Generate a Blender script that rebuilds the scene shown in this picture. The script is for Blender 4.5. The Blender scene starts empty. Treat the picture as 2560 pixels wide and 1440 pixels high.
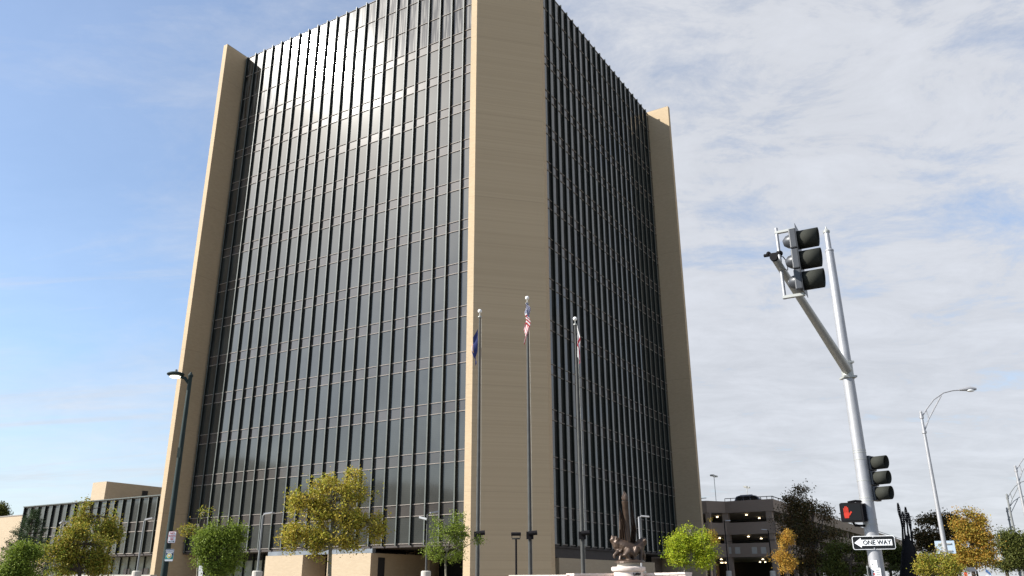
import bpy, math, random
import numpy as np
from mathutils import Vector, Matrix

# ------------------------------------------------------------------ camera, sky, sun, exposure
scene = bpy.context.scene
COL = scene.collection
R = math.radians
F = 2027.87; TILT = R(20.0396); ROLL = 0.0046; EYE = 1.6

cd = bpy.data.cameras.new('camera'); cam = bpy.data.objects.new('camera', cd); COL.objects.link(cam)
cd.sensor_width = 36.0; cd.lens = 36.0 * F / 2560.0; cd.clip_start = 0.1; cd.clip_end = 6000
cam.matrix_world = Matrix.Translation((0, 0, EYE)) @ Matrix.Rotation(R(90) + TILT, 4, 'X') @ Matrix.Rotation(-ROLL, 4, 'Z')
scene.camera = cam
scene.render.engine = 'CYCLES'
scene.render.resolution_x = 1024; scene.render.resolution_y = 576

SUN_AZ = R(-102.3); SUN_EL = R(35.0)
w = bpy.data.worlds.new('World'); scene.world = w; w.use_nodes = True
nt = w.node_tree; nt.nodes.clear(); N = nt.nodes.new; LK = nt.links.new
out = N('ShaderNodeOutputWorld'); bg = N('ShaderNodeBackground'); LK(bg.outputs[0], out.inputs[0])
bg.inputs[1].default_value = 0.10
sky = N('ShaderNodeTexSky'); sky.sky_type = 'NISHITA'; sky.sun_disc = False
sky.sun_elevation = SUN_EL; sky.sun_rotation = SUN_AZ % (2 * math.pi); sky.altitude = 300
sky.air_density = 1.0; sky.dust_density = 0.6; sky.ozone_density = 1.6
tc = N('ShaderNodeTexCoord'); sep = N('ShaderNodeSeparateXYZ'); LK(tc.outputs['Generated'], sep.inputs[0])
def mth(op, a, b=None, c=None, clamp=False):
    n = N('ShaderNodeMath'); n.operation = op; n.use_clamp = clamp
    for i, v in enumerate((a, b, c)):
        if v is None: continue
        if isinstance(v, (int, float)): n.inputs[i].default_value = v
        else: LK(v, n.inputs[i])
    return n.outputs[0]
zz = mth('ADD', mth('MAXIMUM', sep.outputs[2], 0.0), 0.16)
px_ = mth('DIVIDE', sep.outputs[0], zz); py_ = mth('DIVIDE', sep.outputs[1], zz)
cmb = N('ShaderNodeCombineXYZ'); LK(px_, cmb.inputs[0]); LK(py_, cmb.inputs[1])
def cloudnoise(scale, rot, sx, sy, detail, rough, dist=0.0, off=0.0):
    m = N('ShaderNodeMapping'); LK(cmb.outputs[0], m.inputs[0])
    m.inputs['Rotation'].default_value = (0, 0, R(rot)); m.inputs['Scale'].default_value = (sx, sy, 1)
    m.inputs['Location'].default_value = (off, off * .7, 0)
    n = N('ShaderNodeTexNoise'); LK(m.outputs[0], n.inputs['Vector'])
    n.inputs['Scale'].default_value = scale; n.inputs['Detail'].default_value = detail
    n.inputs['Roughness'].default_value = rough; n.inputs['Distortion'].default_value = dist
    return n.outputs[0]
n_big = cloudnoise(0.55, 18, 1.0, 1.5, 6, 0.55, 0.3, 3.1)
n_alto = cloudnoise(3.6, 22, 1.0, 1.35, 10, 0.68, 0.4, 7.7)
n_wisp = cloudnoise(0.9, 8, 0.7, 4.0, 9, 0.62, 0.8, 1.3)
# how far right (towards the east-facing veil) the direction looks
side = mth('ADD', mth('MULTIPLY', sep.outputs[0], 0.90), mth('MULTIPLY', sep.outputs[1], 0.45))
mr = N('ShaderNodeMapRange'); mr.interpolation_type = 'SMOOTHSTEP'; LK(side, mr.inputs[0])
mr.inputs[1].default_value = -0.22; mr.inputs[2].default_value = 0.70; mr.inputs[3].default_value = 0.0; mr.inputs[4].default_value = 1.0
veil = mr.outputs[0]
t1 = mth('ADD', mth('MULTIPLY', veil, 0.95), mth('MULTIPLY', mth('SUBTRACT', n_big, 0.5), 1.3))
t2 = mth('ADD', t1, mth('MULTIPLY', mth('SUBTRACT', n_alto, 0.5), mth('ADD', mth('MULTIPLY', veil, 2.6), 0.30)))
ws = N('ShaderNodeMapRange'); ws.interpolation_type = 'SMOOTHSTEP'; LK(n_wisp, ws.inputs[0])
ws.inputs[1].default_value = 0.47; ws.inputs[2].default_value = 0.72; ws.inputs[3].default_value = 0.0; ws.inputs[4].default_value = 0.42
hz = N('ShaderNodeMapRange'); hz.interpolation_type = 'SMOOTHSTEP'; LK(sep.outputs[2], hz.inputs[0])
hz.inputs[1].default_value = 0.36; hz.inputs[2].default_value = 0.0; hz.inputs[3].default_value = 0.0; hz.inputs[4].default_value = 0.58
t3 = mth('ADD', mth('ADD', mth('MAXIMUM', t2, 0.0), ws.outputs[0]), hz.outputs[0])
fac = mth('MINIMUM', mth('MAXIMUM', mth('ADD', mth('MULTIPLY', t3, 0.80), 0.07), 0.20), 0.95)
skt = N('ShaderNodeMix'); skt.data_type = 'RGBA'; skt.blend_type = 'MULTIPLY'; skt.inputs[0].default_value = 1.0
skt.inputs[7].default_value = (1.10, 1.17, 1.22, 1); LK(sky.outputs[0], skt.inputs[6])
mix = N('ShaderNodeMix'); mix.data_type = 'RGBA'; LK(fac, mix.inputs[0]); LK(skt.outputs[2], mix.inputs[6])
cmul = N('ShaderNodeMapRange'); LK(mth('ADD', mth('MULTIPLY', n_alto, 0.65), mth('MULTIPLY', n_wisp, 0.35)), cmul.inputs[0])
cmul.inputs[1].default_value = 0.36; cmul.inputs[2].default_value = 0.62; cmul.inputs[3].default_value = 0.87; cmul.inputs[4].default_value = 1.08
ccol = N('ShaderNodeVectorMath'); ccol.operation = 'SCALE'; ccol.inputs[0].default_value = (3.72, 3.84, 4.12); LK(cmul.outputs[0], ccol.inputs['Scale'])
LK(ccol.outputs[0], mix.inputs[7])
tint = N('ShaderNodeMix'); tint.data_type = 'RGBA'; tint.blend_type = 'MULTIPLY'; tint.inputs[0].default_value = 1.0
LK(mix.outputs[2], tint.inputs[6]); tint.inputs[7].default_value = (1, 1, 1, 1)
LK(tint.outputs[2], bg.inputs[0])

sl = bpy.data.lights.new('sun', 'SUN'); so = bpy.data.objects.new('sun', sl); COL.objects.link(so)
sl.energy = 5.0; sl.angle = R(0.53); sl.color = (1.0, 0.97, 0.91)
sdir = Vector((math.sin(SUN_AZ) * math.cos(SUN_EL), math.cos(SUN_AZ) * math.cos(SUN_EL), math.sin(SUN_EL)))
so.rotation_euler = sdir.to_track_quat('Z', 'Y').to_euler(); so.location = (-60, -20, 90)

vs = scene.view_settings
scene.display_settings.display_device = 'sRGB'
vs.view_transform = 'Standard'; vs.look = 'None'; vs.exposure = 0.90; vs.gamma = 1.0; vs.use_curve_mapping = False

# ------------------------------------------------------------------ photograph rays -> places
def ray(px, py):
    a = px - 1280; b = 720 - py
    u = (a * math.cos(ROLL) + b * math.sin(ROLL)) / F; v = (-a * math.sin(ROLL) + b * math.cos(ROLL)) / F
    return Vector((u, math.cos(TILT) - v * math.sin(TILT), math.sin(TILT) + v * math.cos(TILT)))
def at(px, py, D):
    r = ray(px, py); k = D / math.hypot(r.x, r.y)
    return Vector((r.x * k, r.y * k, EYE + r.z * k))
def mpp(px, py, D):      # metres per photo pixel at that place
    return (at(px + 1, py, D) - at(px - 1, py, D)).length / 2

# ------------------------------------------------------------------ mesh helpers
class MB:
    def __init__(s): s.v = []; s.f = []; s.uv = None
    def add(s, vs_, fs):
        o = len(s.v); s.v += [tuple(p) for p in vs_]; s.f += [tuple(i + o for i in f) for f in fs]; return s
    def box(s, x0, x1, y0, y1, z0, z1):
        return s.add([(x0, y0, z0), (x1, y0, z0), (x1, y1, z0), (x0, y1, z0), (x0, y0, z1), (x1, y0, z1), (x1, y1, z1), (x0, y1, z1)],
                     [(0, 3, 2, 1), (4, 5, 6, 7), (0, 1, 5, 4), (1, 2, 6, 5), (2, 3, 7, 6), (3, 0, 4, 7)])
    def obox(s, c, ax, ay, az):   # centre, half axes
        c, ax, ay, az = map(Vector, (c, ax, ay, az))
        if ax.cross(ay).dot(az) < 0: ax = -ax
        P = [c + sx * ax + sy * ay + sz * az for sz in (-1, 1) for sx, sy in ((-1, -1), (1, -1), (1, 1), (-1, 1))]
        return s.add(P, [(0, 3, 2, 1), (4, 5, 6, 7), (0, 1, 5, 4), (1, 2, 6, 5), (2, 3, 7, 6), (3, 0, 4, 7)])
    def prism(s, pts, z0, z1):
        A = sum(pts[i][0] * pts[(i + 1) % len(pts)][1] - pts[(i + 1) % len(pts)][0] * pts[i][1] for i in range(len(pts)))
        if A < 0: pts = pts[::-1]
        n = len(pts)
        return s.add([(p[0], p[1], z0) for p in pts] + [(p[0], p[1], z1) for p in pts],
                     [tuple(range(n - 1, -1, -1)), tuple(range(n, 2 * n))] + [(i, (i + 1) % n, n + (i + 1) % n, n + i) for i in range(n)])
    def tube(s, path, radii, n=12, cap=True):
        path = [Vector(p) for p in path]
        if isinstance(radii, (int, float)): radii = [radii] * len(path)
        rings = []; prev = None
        for i, p in enumerate(path):
            d = (path[min(i + 1, len(path) - 1)] - path[max(i - 1, 0)]).normalized()
            if prev is None:
                up = Vector((0, 0, 1)) if abs(d.z) < .9 else Vector((1, 0, 0)); x = d.cross(up).normalized()
            else: x = (prev - d * prev.dot(d)).normalized()
            prev = x; y = d.cross(x)
            rings.append([p + radii[i] * (x * math.cos(2 * math.pi * k / n) + y * math.sin(2 * math.pi * k / n)) for k in range(n)])
        vv = [q for r_ in rings for q in r_]; ff = []
        for i in range(len(path) - 1):
            for k in range(n):
                k2 = (k + 1) % n; ff.append((i * n + k, i * n + k2, (i + 1) * n + k2, (i + 1) * n + k))
        if cap: ff.append(tuple(range(n - 1, -1, -1))); ff.append(tuple((len(path) - 1) * n + k for k in range(n)))
        return s.add(vv, ff)
    def lathe(s, prof, n=20, c=(0, 0, 0)):
        vv = []; ff = []
        for r_, z in prof:
            for k in range(n):
                a = 2 * math.pi * k / n; vv.append((c[0] + r_ * math.cos(a), c[1] + r_ * math.sin(a), c[2] + z))
        for i in range(len(prof) - 1):
            for k in range(n):
                k2 = (k + 1) % n; ff.append((i * n + k, i * n + k2, (i + 1) * n + k2, (i + 1) * n + k))
        ff.append(tuple(range(n - 1, -1, -1))); ff.append(tuple((len(prof) - 1) * n + k for k in range(n)))
        return s.add(vv, ff)
    def ball(s, c, rx, ry=None, rz=None, n=12, m=8):
        ry = ry or rx; rz = rz or rx
        vv = [(c[0], c[1], c[2] - rz)]; ff = []
        for i in range(1, m):
            t = -math.pi / 2 + math.pi * i / m
            for k in range(n):
                a = 2 * math.pi * k / n
                vv.append((c[0] + rx * math.cos(t) * math.cos(a), c[1] + ry * math.cos(t) * math.sin(a), c[2] + rz * math.sin(t)))
        vv.append((c[0], c[1], c[2] + rz))
        for k in range(n): ff.append((0, 1 + (k + 1) % n, 1 + k))
        for i in range(m - 2):
            for k in range(n):
                a = 1 + i * n; k2 = (k + 1) % n; ff.append((a + k, a + k2, a + n + k2, a + n + k))
        a = 1 + (m - 2) * n
        for k in range(n): ff.append((a + k, a + (k + 1) % n, len(vv) - 1))
        return s.add(vv, ff)
    def mesh(s, name, smooth=False):
        me = bpy.data.meshes.new(name); me.from_pydata(s.v, [], s.f); me.update()
        if smooth:
            me.polygons.foreach_set('use_smooth', [True] * len(me.polygons))
            try: me.set_sharp_from_angle(angle=R(42))
            except Exception: pass
        return me

def link(name, me, mat=None, parent=None, loc=None, rot=None):
    o = bpy.data.objects.new(name, me); COL.objects.link(o)
    if mat is not None and me is not None:
        if not me.materials: me.materials.append(mat)
    if parent: o.parent = parent
    if loc is not None: o.location = loc
    if rot is not None: o.rotation_euler = rot
    return o
def thing(name, label, cat, loc=(0, 0, 0), rotz=0.0, group=None):
    o = bpy.data.objects.new(name, None); COL.objects.link(o); o.empty_display_size = .3
    o.location = loc; o.rotation_euler = (0, 0, rotz); o['label'] = label; o['category'] = cat
    if group: o['group'] = group
    return o
def part(name, mb, mat, parent, smooth=False, label=None, loc=None, rot=None, stuff=False):
    me = mb if isinstance(mb, bpy.types.Mesh) else mb.mesh(name, smooth)
    o = link(name, me, mat, parent, loc, rot)
    if label: o['label'] = label
    if stuff: o['kind'] = 'stuff'
    return o
def struct(name, mb, mat, smooth=False):
    o = link(name, mb.mesh(name, smooth), mat); o['kind'] = 'structure'; return o
def bevel(o, wdt, seg=2):
    m = o.modifiers.new('bevel', 'BEVEL'); m.width = wdt; m.segments = seg; m.limit_method = 'ANGLE'; return o
def text_mesh(body, size, ext=0.003, squeeze=1.0, bold=0.0):
    cu = bpy.data.curves.new('text', 'FONT'); cu.body = body; cu.size = size; cu.extrude = ext; cu.offset = bold
    cu.align_x = 'CENTER'; cu.align_y = 'CENTER'; cu.resolution_u = 3
    o = bpy.data.objects.new('text', cu); COL.objects.link(o)
    bpy.context.view_layer.update()
    me = bpy.data.meshes.new_from_object(o.evaluated_get(bpy.context.evaluated_depsgraph_get()))
    bpy.data.objects.remove(o); bpy.data.curves.remove(cu)
    for v in me.vertices: v.co.x *= squeeze
    # stand it up: text faces -Y, reads along +X
    me.transform(Matrix.Rotation(R(90), 4, 'X')); me.materials.clear()
    return me

# ------------------------------------------------------------------ materials
def mat_new(name):
    m = bpy.data.materials.new(name); m.use_nodes = True
    t = m.node_tree; b = t.nodes['Principled BSDF']; return m, t, b
def simple(name, col, rough=0.6, metal=0.0, noise=0.12, nscale=6.0, spec=0.5, bump=0.0):
    m, t, b = mat_new(name)
    b.inputs['Roughness'].default_value = rough; b.inputs['Metallic'].default_value = metal
    b.inputs['Specular IOR Level'].default_value = spec
    c = t.nodes.new('ShaderNodeTexCoord'); n = t.nodes.new('ShaderNodeTexNoise'); n.inputs['Scale'].default_value = nscale
    n.inputs['Detail'].default_value = 6
    t.links.new(c.outputs['Object'], n.inputs['Vector'])
    r = t.nodes.new('ShaderNodeMapRange'); t.links.new(n.outputs[0], r.inputs[0])
    r.inputs[1].default_value = .25; r.inputs[2].default_value = .75
    r.inputs[3].default_value = 1 - noise; r.inputs[4].default_value = 1 + noise
    h = t.nodes.new('ShaderNodeVectorMath'); h.operation = 'SCALE'; h.inputs[0].default_value = col[:3]
    t.links.new(r.outputs[0], h.inputs['Scale']); t.links.new(h.outputs[0], b.inputs['Base Color'])
    if bump:
        bp = t.nodes.new('ShaderNodeBump'); bp.inputs['Strength'].default_value = bump; bp.inputs['Distance'].default_value = .02
        t.links.new(n.outputs[0], bp.inputs['Height']); t.links.new(bp.outputs[0], b.inputs['Normal'])
    return m
def brick_mat(name, c1, c2, mortar, horizontal=True, joints=True):
    """long tan brick laid in courses, with weather bands; coordinates: object space, wall runs along the larger of x,y"""
    m, t, b = mat_new(name); n_ = t.nodes.new; l = t.links.new
    b.inputs['Roughness'].default_value = .85
    c = n_('ShaderNodeTexCoord'); s = n_('ShaderNodeSeparateXYZ'); l(c.outputs['Object'], s.inputs[0])
    ad = n_('ShaderNodeMath'); ad.operation = 'ADD'; l(s.outputs[0], ad.inputs[0]); l(s.outputs[1], ad.inputs[1])
    cb = n_('ShaderNodeCombineXYZ'); l(ad.outputs[0], cb.inputs[0]); l(s.outputs[2], cb.inputs[1])
    br = n_('ShaderNodeTexBrick'); l(cb.outputs[0], br.inputs['Vector'])
    br.inputs['Scale'].default_value = 1.0; br.inputs['Brick Width'].default_value = .30; br.inputs['Row Height'].default_value = .10
    br.inputs['Mortar Size'].default_value = .007; br.inputs['Color1'].default_value = (*c1, 1); br.inputs['Color2'].default_value = (*c2, 1)
    br.inputs['Mortar'].default_value = (*mortar, 1); br.inputs['Bias'].default_value = 0.0
    # course to course tone, long streaks
    mp = n_('ShaderNodeMapping'); l(cb.outputs[0], mp.inputs[0]); mp.inputs['Scale'].default_value = (1.8, 6.5, 1)
    nz = n_('ShaderNodeTexNoise'); l(mp.outputs[0], nz.inputs['Vector']); nz.inputs['Scale'].default_value = 1.0; nz.inputs['Detail'].default_value = 8; nz.inputs['Roughness'].default_value = .7
    nb = n_('ShaderNodeTexNoise'); l(cb.outputs[0], nb.inputs['Vector']); nb.inputs['Scale'].default_value = .12; nb.inputs['Detail'].default_value = 4
    nm = n_('ShaderNodeMath'); nm.operation = 'ADD'; l(nz.outputs[0], nm.inputs[0]); l(nb.outputs[0], nm.inputs[1])
    r = n_('ShaderNodeMapRange'); l(nm.outputs[0], r.inputs[0]); r.inputs[1].default_value = .65; r.inputs[2].default_value = 1.35; r.inputs[3].default_value = .93; r.inputs[4].default_value = 1.07
    # shelf-angle joints every storey
    sc = n_('ShaderNodeVectorMath'); sc.operation = 'SCALE'; l(br.outputs[0], sc.inputs[0]); l(r.outputs[0], sc.inputs['Scale'])
    md = n_('ShaderNodeMath'); md.operation = 'FRACT'
    dv = n_('ShaderNodeMath'); dv.operation = 'DIVIDE'; l(s.outputs[2], dv.inputs[0]); dv.inputs[1].default_value = 7.8; l(dv.outputs[0], md.inputs[0])
    lt = n_('ShaderNodeMath'); lt.operation = 'LESS_THAN'; l(md.outputs[0], lt.inputs[0]); lt.inputs[1].default_value = .006
    jm = n_('ShaderNodeMix'); jm.data_type = 'RGBA'; jm.inputs[7].default_value = (c2[0] * .55, c2[1] * .55, c2[2] * .55, 1)
    jf = n_('ShaderNodeMath'); jf.operation = 'MULTIPLY'; l(lt.outputs[0], jf.inputs[0]); jf.inputs[1].default_value = .35 if joints else 0
    l(jf.outputs[0], jm.inputs[0]); l(sc.outputs[0], jm.inputs[6]); l(jm.outputs[2], b.inputs['Base Color'])
    bp = n_('ShaderNodeBump'); bp.inputs['Strength'].default_value = .35; bp.inputs['Distance'].default_value = .01
    l(br.outputs['Fac'], bp.inputs['Height']); bp.invert = True; l(bp.outputs[0], b.inputs['Normal'])
    return m
def glass_mat(name, base, rough, coat_rough, streak=0.0, ior=1.5, coat=1.0, wave=0.004, dirt=0.0, spec=.10):
    m, t, b = mat_new(name); n_ = t.nodes.new; l = t.links.new
    b.inputs['Base Color'].default_value = (*base, 1); b.inputs['Roughness'].default_value = rough
    b.inputs['IOR'].default_value = ior; b.inputs['Specular IOR Level'].default_value = spec; b.inputs['Coat Weight'].default_value = coat
    b.inputs['Coat IOR'].default_value = 1.68; b.inputs['Coat Tint'].default_value = (1, .93, .83, 1); b.inputs['Coat Roughness'].default_value = coat_rough
    c = n_('ShaderNodeTexCoord'); n = n_('ShaderNodeTexNoise'); n.inputs['Scale'].default_value = .55; n.inputs['Detail'].default_value = 2
    g = n_('ShaderNodeNewGeometry')
    l(g.outputs['Position'], n.inputs['Vector'])
    bp = n_('ShaderNodeBump'); bp.inputs['Strength'].default_value = wave; bp.inputs['Distance'].default_value = .25
    l(n.outputs[0], bp.inputs['Height']); l(bp.outputs[0], b.inputs['Coat Normal']); l(bp.outputs[0], b.inputs['Normal'])
    # per-pane tone + blinds behind (fine slats) + dirt streaks
    oi = n_('ShaderNodeObjectInfo')
    sp = n_('ShaderNodeSeparateXYZ'); l(g.outputs['Position'], sp.inputs[0])
    at_ = n_('ShaderNodeAttribute'); at_.attribute_name = 'tone'
    wn = n_('ShaderNodeTexWave'); wn.wave_type = 'BANDS'; wn.bands_direction = 'Z'; wn.inputs['Scale'].default_value = 2.2; wn.inputs['Distortion'].default_value = 0
    l(g.outputs['Position'], wn.inputs['Vector'])
    nn = n_('ShaderNodeTexNoise'); mp = n_('ShaderNodeMapping'); l(g.outputs['Position'], mp.inputs[0]); mp.inputs['Scale'].default_value = (5.5, 5.5, .28)
    l(mp.outputs[0], nn.inputs['Vector']); nn.inputs['Scale'].default_value = 1.0; nn.inputs['Detail'].default_value = 5
    nn2 = n_('ShaderNodeTexNoise'); l(g.outputs['Position'], nn2.inputs['Vector']); nn2.inputs['Scale'].default_value = .35; nn2.inputs['Detail'].default_value = 3
    v1 = n_('ShaderNodeMapRange'); l(nn2.outputs[0], v1.inputs[0]); v1.inputs[1].default_value = .3; v1.inputs[2].default_value = .7; v1.inputs[3].default_value = .75; v1.inputs[4].default_value = 1.25
    v2 = n_('ShaderNodeMapRange'); l(wn.outputs[0], v2.inputs[0]); v2.inputs[3].default_value = .93; v2.inputs[4].default_value = 1.07
    v3 = n_('ShaderNodeMapRange'); l(oi.outputs['Random'], v3.inputs[0]); v3.inputs[3].default_value = .88; v3.inputs[4].default_value = 1.14
    q = n_('ShaderNodeMath'); q.operation = 'MULTIPLY'; l(v1.outputs[0], q.inputs[0]); l(v2.outputs[0], q.inputs[1])
    q2 = n_('ShaderNodeMath'); q2.operation = 'MULTIPLY'; l(q.outputs[0], q2.inputs[0]); l(v3.outputs[0], q2.inputs[1])
    sc = n_('ShaderNodeVectorMath'); sc.operation = 'SCALE'; sc.inputs[0].default_value = base; l(q2.outputs[0], sc.inputs['Scale'])
    l(sc.outputs[0], b.inputs['Base Color'])
    if streak:
        s1 = n_('ShaderNodeMapRange'); s1.interpolation_type = 'SMOOTHSTEP'; l(nn.outputs[0], s1.inputs[0]); s1.inputs[1].default_value = .44; s1.inputs[2].default_value = .6
        s1.inputs[3].default_value = rough * 1.15; s1.inputs[4].default_value = rough * .97
        l(s1.outputs[0], b.inputs['Roughness'])
        s2 = n_('ShaderNodeMapRange'); s2.interpolation_type = 'SMOOTHSTEP'; l(nn.outputs[0], s2.inputs[0]); s2.inputs[1].default_value = .44; s2.inputs[2].default_value = .6
        s2.inputs[3].default_value = .15; s2.inputs[4].default_value = 1.3
        q3 = n_('ShaderNodeMath'); q3.operation = 'MULTIPLY'; l(q2.outputs[0], q3.inputs[0]); l(s2.outputs[0], q3.inputs[1]); l(q3.outputs[0], sc.inputs['Scale'])
    return m

M = {}
M['brick'] = brick_mat('tan_brick', (.455, .342, .214), (.418, .312, .192), (.43, .325, .205))
M['brick_low'] = brick_mat('tan_brick_low', (.44, .342, .228), (.41, .315, .207), (.41, .33, .23), joints=False)
M['garage'] = brick_mat('garage_concrete', (.27, .20, .152), (.255, .19, .144), (.255, .19, .144), joints=False)
M['glass'] = glass_mat('tinted_glass', (.034, .039, .040), .47, .064)
M['spandrel'] = glass_mat('spandrel_glass', (.050, .048, .049), .47, .085)
M['streaky'] = glass_mat('weathered_glass', (.062, .066, .069), .49, .080, streak=1.0)
M['dark_glass'] = glass_mat('dark_glass', (.015, .016, .018), .3, .03)
M['bronze_metal'] = simple('dark_bronze_metal', (.030, .034, .032), .38, .2, .15, 3)
M['mullion'] = simple('mullion_metal', (.015, .018, .016), .75, .0, .15, 3, spec=.08)
M['flange'] = simple('sunlit_mullion_metal', (.10, .11, .10), .5, .0, .15, 3, spec=.3)  # mullion metal in a lighter tone: sun on the front edges painted in
M['transom'] = simple('transom_metal', (.28, .245, .215), .6, .0, .12, 2, spec=.15)
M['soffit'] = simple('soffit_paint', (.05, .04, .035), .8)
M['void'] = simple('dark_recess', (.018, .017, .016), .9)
M['band'] = simple('grey_fascia', (.15, .17, .19), .5, .0, .25, 1.2)
M['curtain'] = simple('pale_interior', (.26, .27, .21), .35, 0, .35, 1.5)
M['roof'] = simple('roof_gravel', (.25, .24, .22), .9)
M['galv'] = simple('galvanised_steel', (.35, .345, .35), .42, .35, .10, 5)
M['galv_dark'] = simple('weathered_galvanised_steel', (.38, .38, .35), .45, .35, .12, 5)
M['pole_green'] = simple('dark_green_paint', (.014, .026, .023), .6, 0, .15, 4, spec=.25)
M['pole_grey'] = simple('grey_painted_pole', (.19, .195, .19), .4, .1, .1, 4)
M['flagpole'] = simple('bronze_flagpole', (.060, .060, .056), .6, .0, .2, 4, spec=.25)
M['whiteball'] = simple('white_finial', (.82, .80, .76), .3, 0, .05)
M['sig_black'] = simple('signal_housing', (.045, .047, .052), .38, 0, .1)
M['visor'] = simple('signal_visor', (.030, .031, .025), .85, 0, .12, spec=.2)
M['sign_white'] = simple('sign_white', (.80, .80, .79), .4, 0, .03)
M['sign_black'] = simple('sign_black', (.010, .011, .012), .7, 0, .03, spec=.12)
M['sign_red'] = simple('sign_red', (.50, .07, .06), .4, 0, .03)
M['sign_navy'] = simple('sign_navy', (.02, .05, .11), .4, 0, .03)
M['sign_green'] = simple('sign_green', (.02, .27, .21), .4, 0, .03)
M['sign_yellow'] = simple('sign_yellow', (.72, .60, .10), .4, 0, .03)
M['sign_back'] = simple('sign_back_aluminium', (.42, .50, .58), .4, .3, .05)
M['granite'] = simple('pink_granite', (.66, .56, .50), .6, 0, .14, 9)
M['stone'] = simple('grey_granite', (.40, .37, .31), .6, 0, .14, 9)
M['bronze'] = simple('bronze', (.066, .042, .028), .42, .4, .35, 7, bump=.4)
M['bronze_dark'] = simple('blackened_steel', (.010, .009, .010), .8, .0, .2, spec=.12)
M['concrete'] = simple('concrete', (.42, .39, .34), .85, 0, .12, 3)
M['asphalt'] = simple('asphalt', (.055, .055, .057), .9, 0, .2, 8)
M['pave'] = simple('sidewalk_concrete', (.20, .175, .135), .9, 0, .12, 2)
M['paint'] = simple('road_paint', (.75, .74, .70), .7)
M['grass'] = simple('lawn', (.07, .10, .03), .9, 0, .3, 2)
M['bark_pale'] = simple('pale_bark', (.19, .17, .12), .85, 0, .35, 9, bump=.5)
M['bark_dark'] = simple('dark_bark', (.075, .055, .04), .9, 0, .35, 9, bump=.5)
M['car'] = simple('car_paint', (.20, .20, .22), .25, .4, .05)
M['tyre'] = simple('tyre_rubber', (.02, .02, .02), .8)
M['redpost'] = simple('red_post', (.45, .06, .03), .5)
M['bluepaint'] = simple('blue_plastic', (.03, .16, .42), .4)
M['white_metal'] = simple('white_fixture', (.75, .75, .73), .4)
M['far_bldg'] = simple('far_facade', (.22, .20, .19), .8, 0, .3, .2)
def emit_mat(name, col, st):
    m, t, b = mat_new(name); b.inputs['Base Color'].default_value = (*col, 1)
    b.inputs['Emission Color'].default_value = (*col, 1); b.inputs['Emission Strength'].default_value = st
    return m
M['lamp'] = emit_mat('sunlit_lens_glow', (1.0, .95, .80), 2.2)  # street lamp lens emits to imitate sunlight falling on it
M['garagelamp'] = emit_mat('garage_lamp_glow', (1.0, .78, .50), 3.0)
M['hand'] = emit_mat('orange_hand_light', (.42, .022, .006), .09)
M['lens_off'] = simple('unlit_lens', (.03, .02, .015), .3)

def leaf_mat(name, cols, transl=.35, gain=1.32):
    m = bpy.data.materials.new(name); m.use_nodes = True; t = m.node_tree; t.nodes.clear(); n_ = t.nodes.new; l = t.links.new
    o = n_('ShaderNodeOutputMaterial'); a = n_('ShaderNodeAttribute'); a.attribute_name = 'tone'
    cr = n_('ShaderNodeValToRGB'); l(a.outputs['Fac'], cr.inputs[0])
    el = cr.color_ramp.elements
    for i, c in enumerate(cols):
        c = tuple(min(.6, q * gain) for q in c); p = i / (len(cols) - 1)
        if i < 2: e = el[i]; e.position = p
        else: e = el.new(p)
        e.color = (*c, 1)
    # fix order after adding
    el[0].position = 0.0
    for i, e in enumerate(sorted(el, key=lambda e: e.position)): pass
    d = n_('ShaderNodeBsdfPrincipled'); d.inputs['Roughness'].default_value = .65; d.inputs['Specular IOR Level'].default_value = .18
    l(cr.outputs[0], d.inputs['Base Color'])
    tr = n_('ShaderNodeBsdfTranslucent'); l(cr.outputs[0], tr.inputs[0])
    mx = n_('ShaderNodeMixShader'); mx.inputs[0].default_value = transl; l(d.outputs[0], mx.inputs[1]); l(tr.outputs[0], mx.inputs[2]); l(mx.outputs[0], o.inputs[0])
    return m
def ramp(*c): return list(c)
LM = {
    'yellow': leaf_mat('yellow_leaves', ramp((.11, .135, .015), (.28, .265, .035), (.33, .235, .04), (.20, .225, .028))),
    'olive': leaf_mat('olive_leaves', ramp((.07, .10, .014), (.17, .195, .025), (.27, .19, .03), (.19, .23, .03))),
    'green': leaf_mat('green_leaves', ramp((.06, .095, .014), (.15, .19, .026), (.11, .155, .02), (.20, .23, .04))),
    'lime': leaf_mat('lime_leaves', ramp((.09, .14, .010), (.22, .29, .015), (.30, .31, .02), (.15, .22, .02))),
    'orange': leaf_mat('orange_leaves', ramp((.15, .12, .02), (.33, .22, .04), (.36, .18, .03), (.26, .19, .03))),
    'rust': leaf_mat('rust_leaves', ramp((.09, .10, .02), (.24, .19, .03), (.30, .15, .025), (.17, .17, .03))),
    'dark': leaf_mat('dark_leaves', ramp((.022, .024, .010), (.05, .048, .018), (.10, .055, .02), (.04, .045, .015)), .2),
    'darkgreen': leaf_mat('dark_green_leaves', ramp((.03, .04, .010), (.07, .08, .016), (.055, .065, .015), (.11, .10, .02)), .25),
    'needle': leaf_mat('needles', ramp((.018, .035, .014), (.04, .065, .022), (.03, .05, .018), (.055, .075, .03)), .15),
}

# ------------------------------------------------------------------ ground, roads, pavements
struct('ground', MB().box(-2500, 2500, -2500, 2500, -1.0, -.02), M['grass'])
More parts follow.
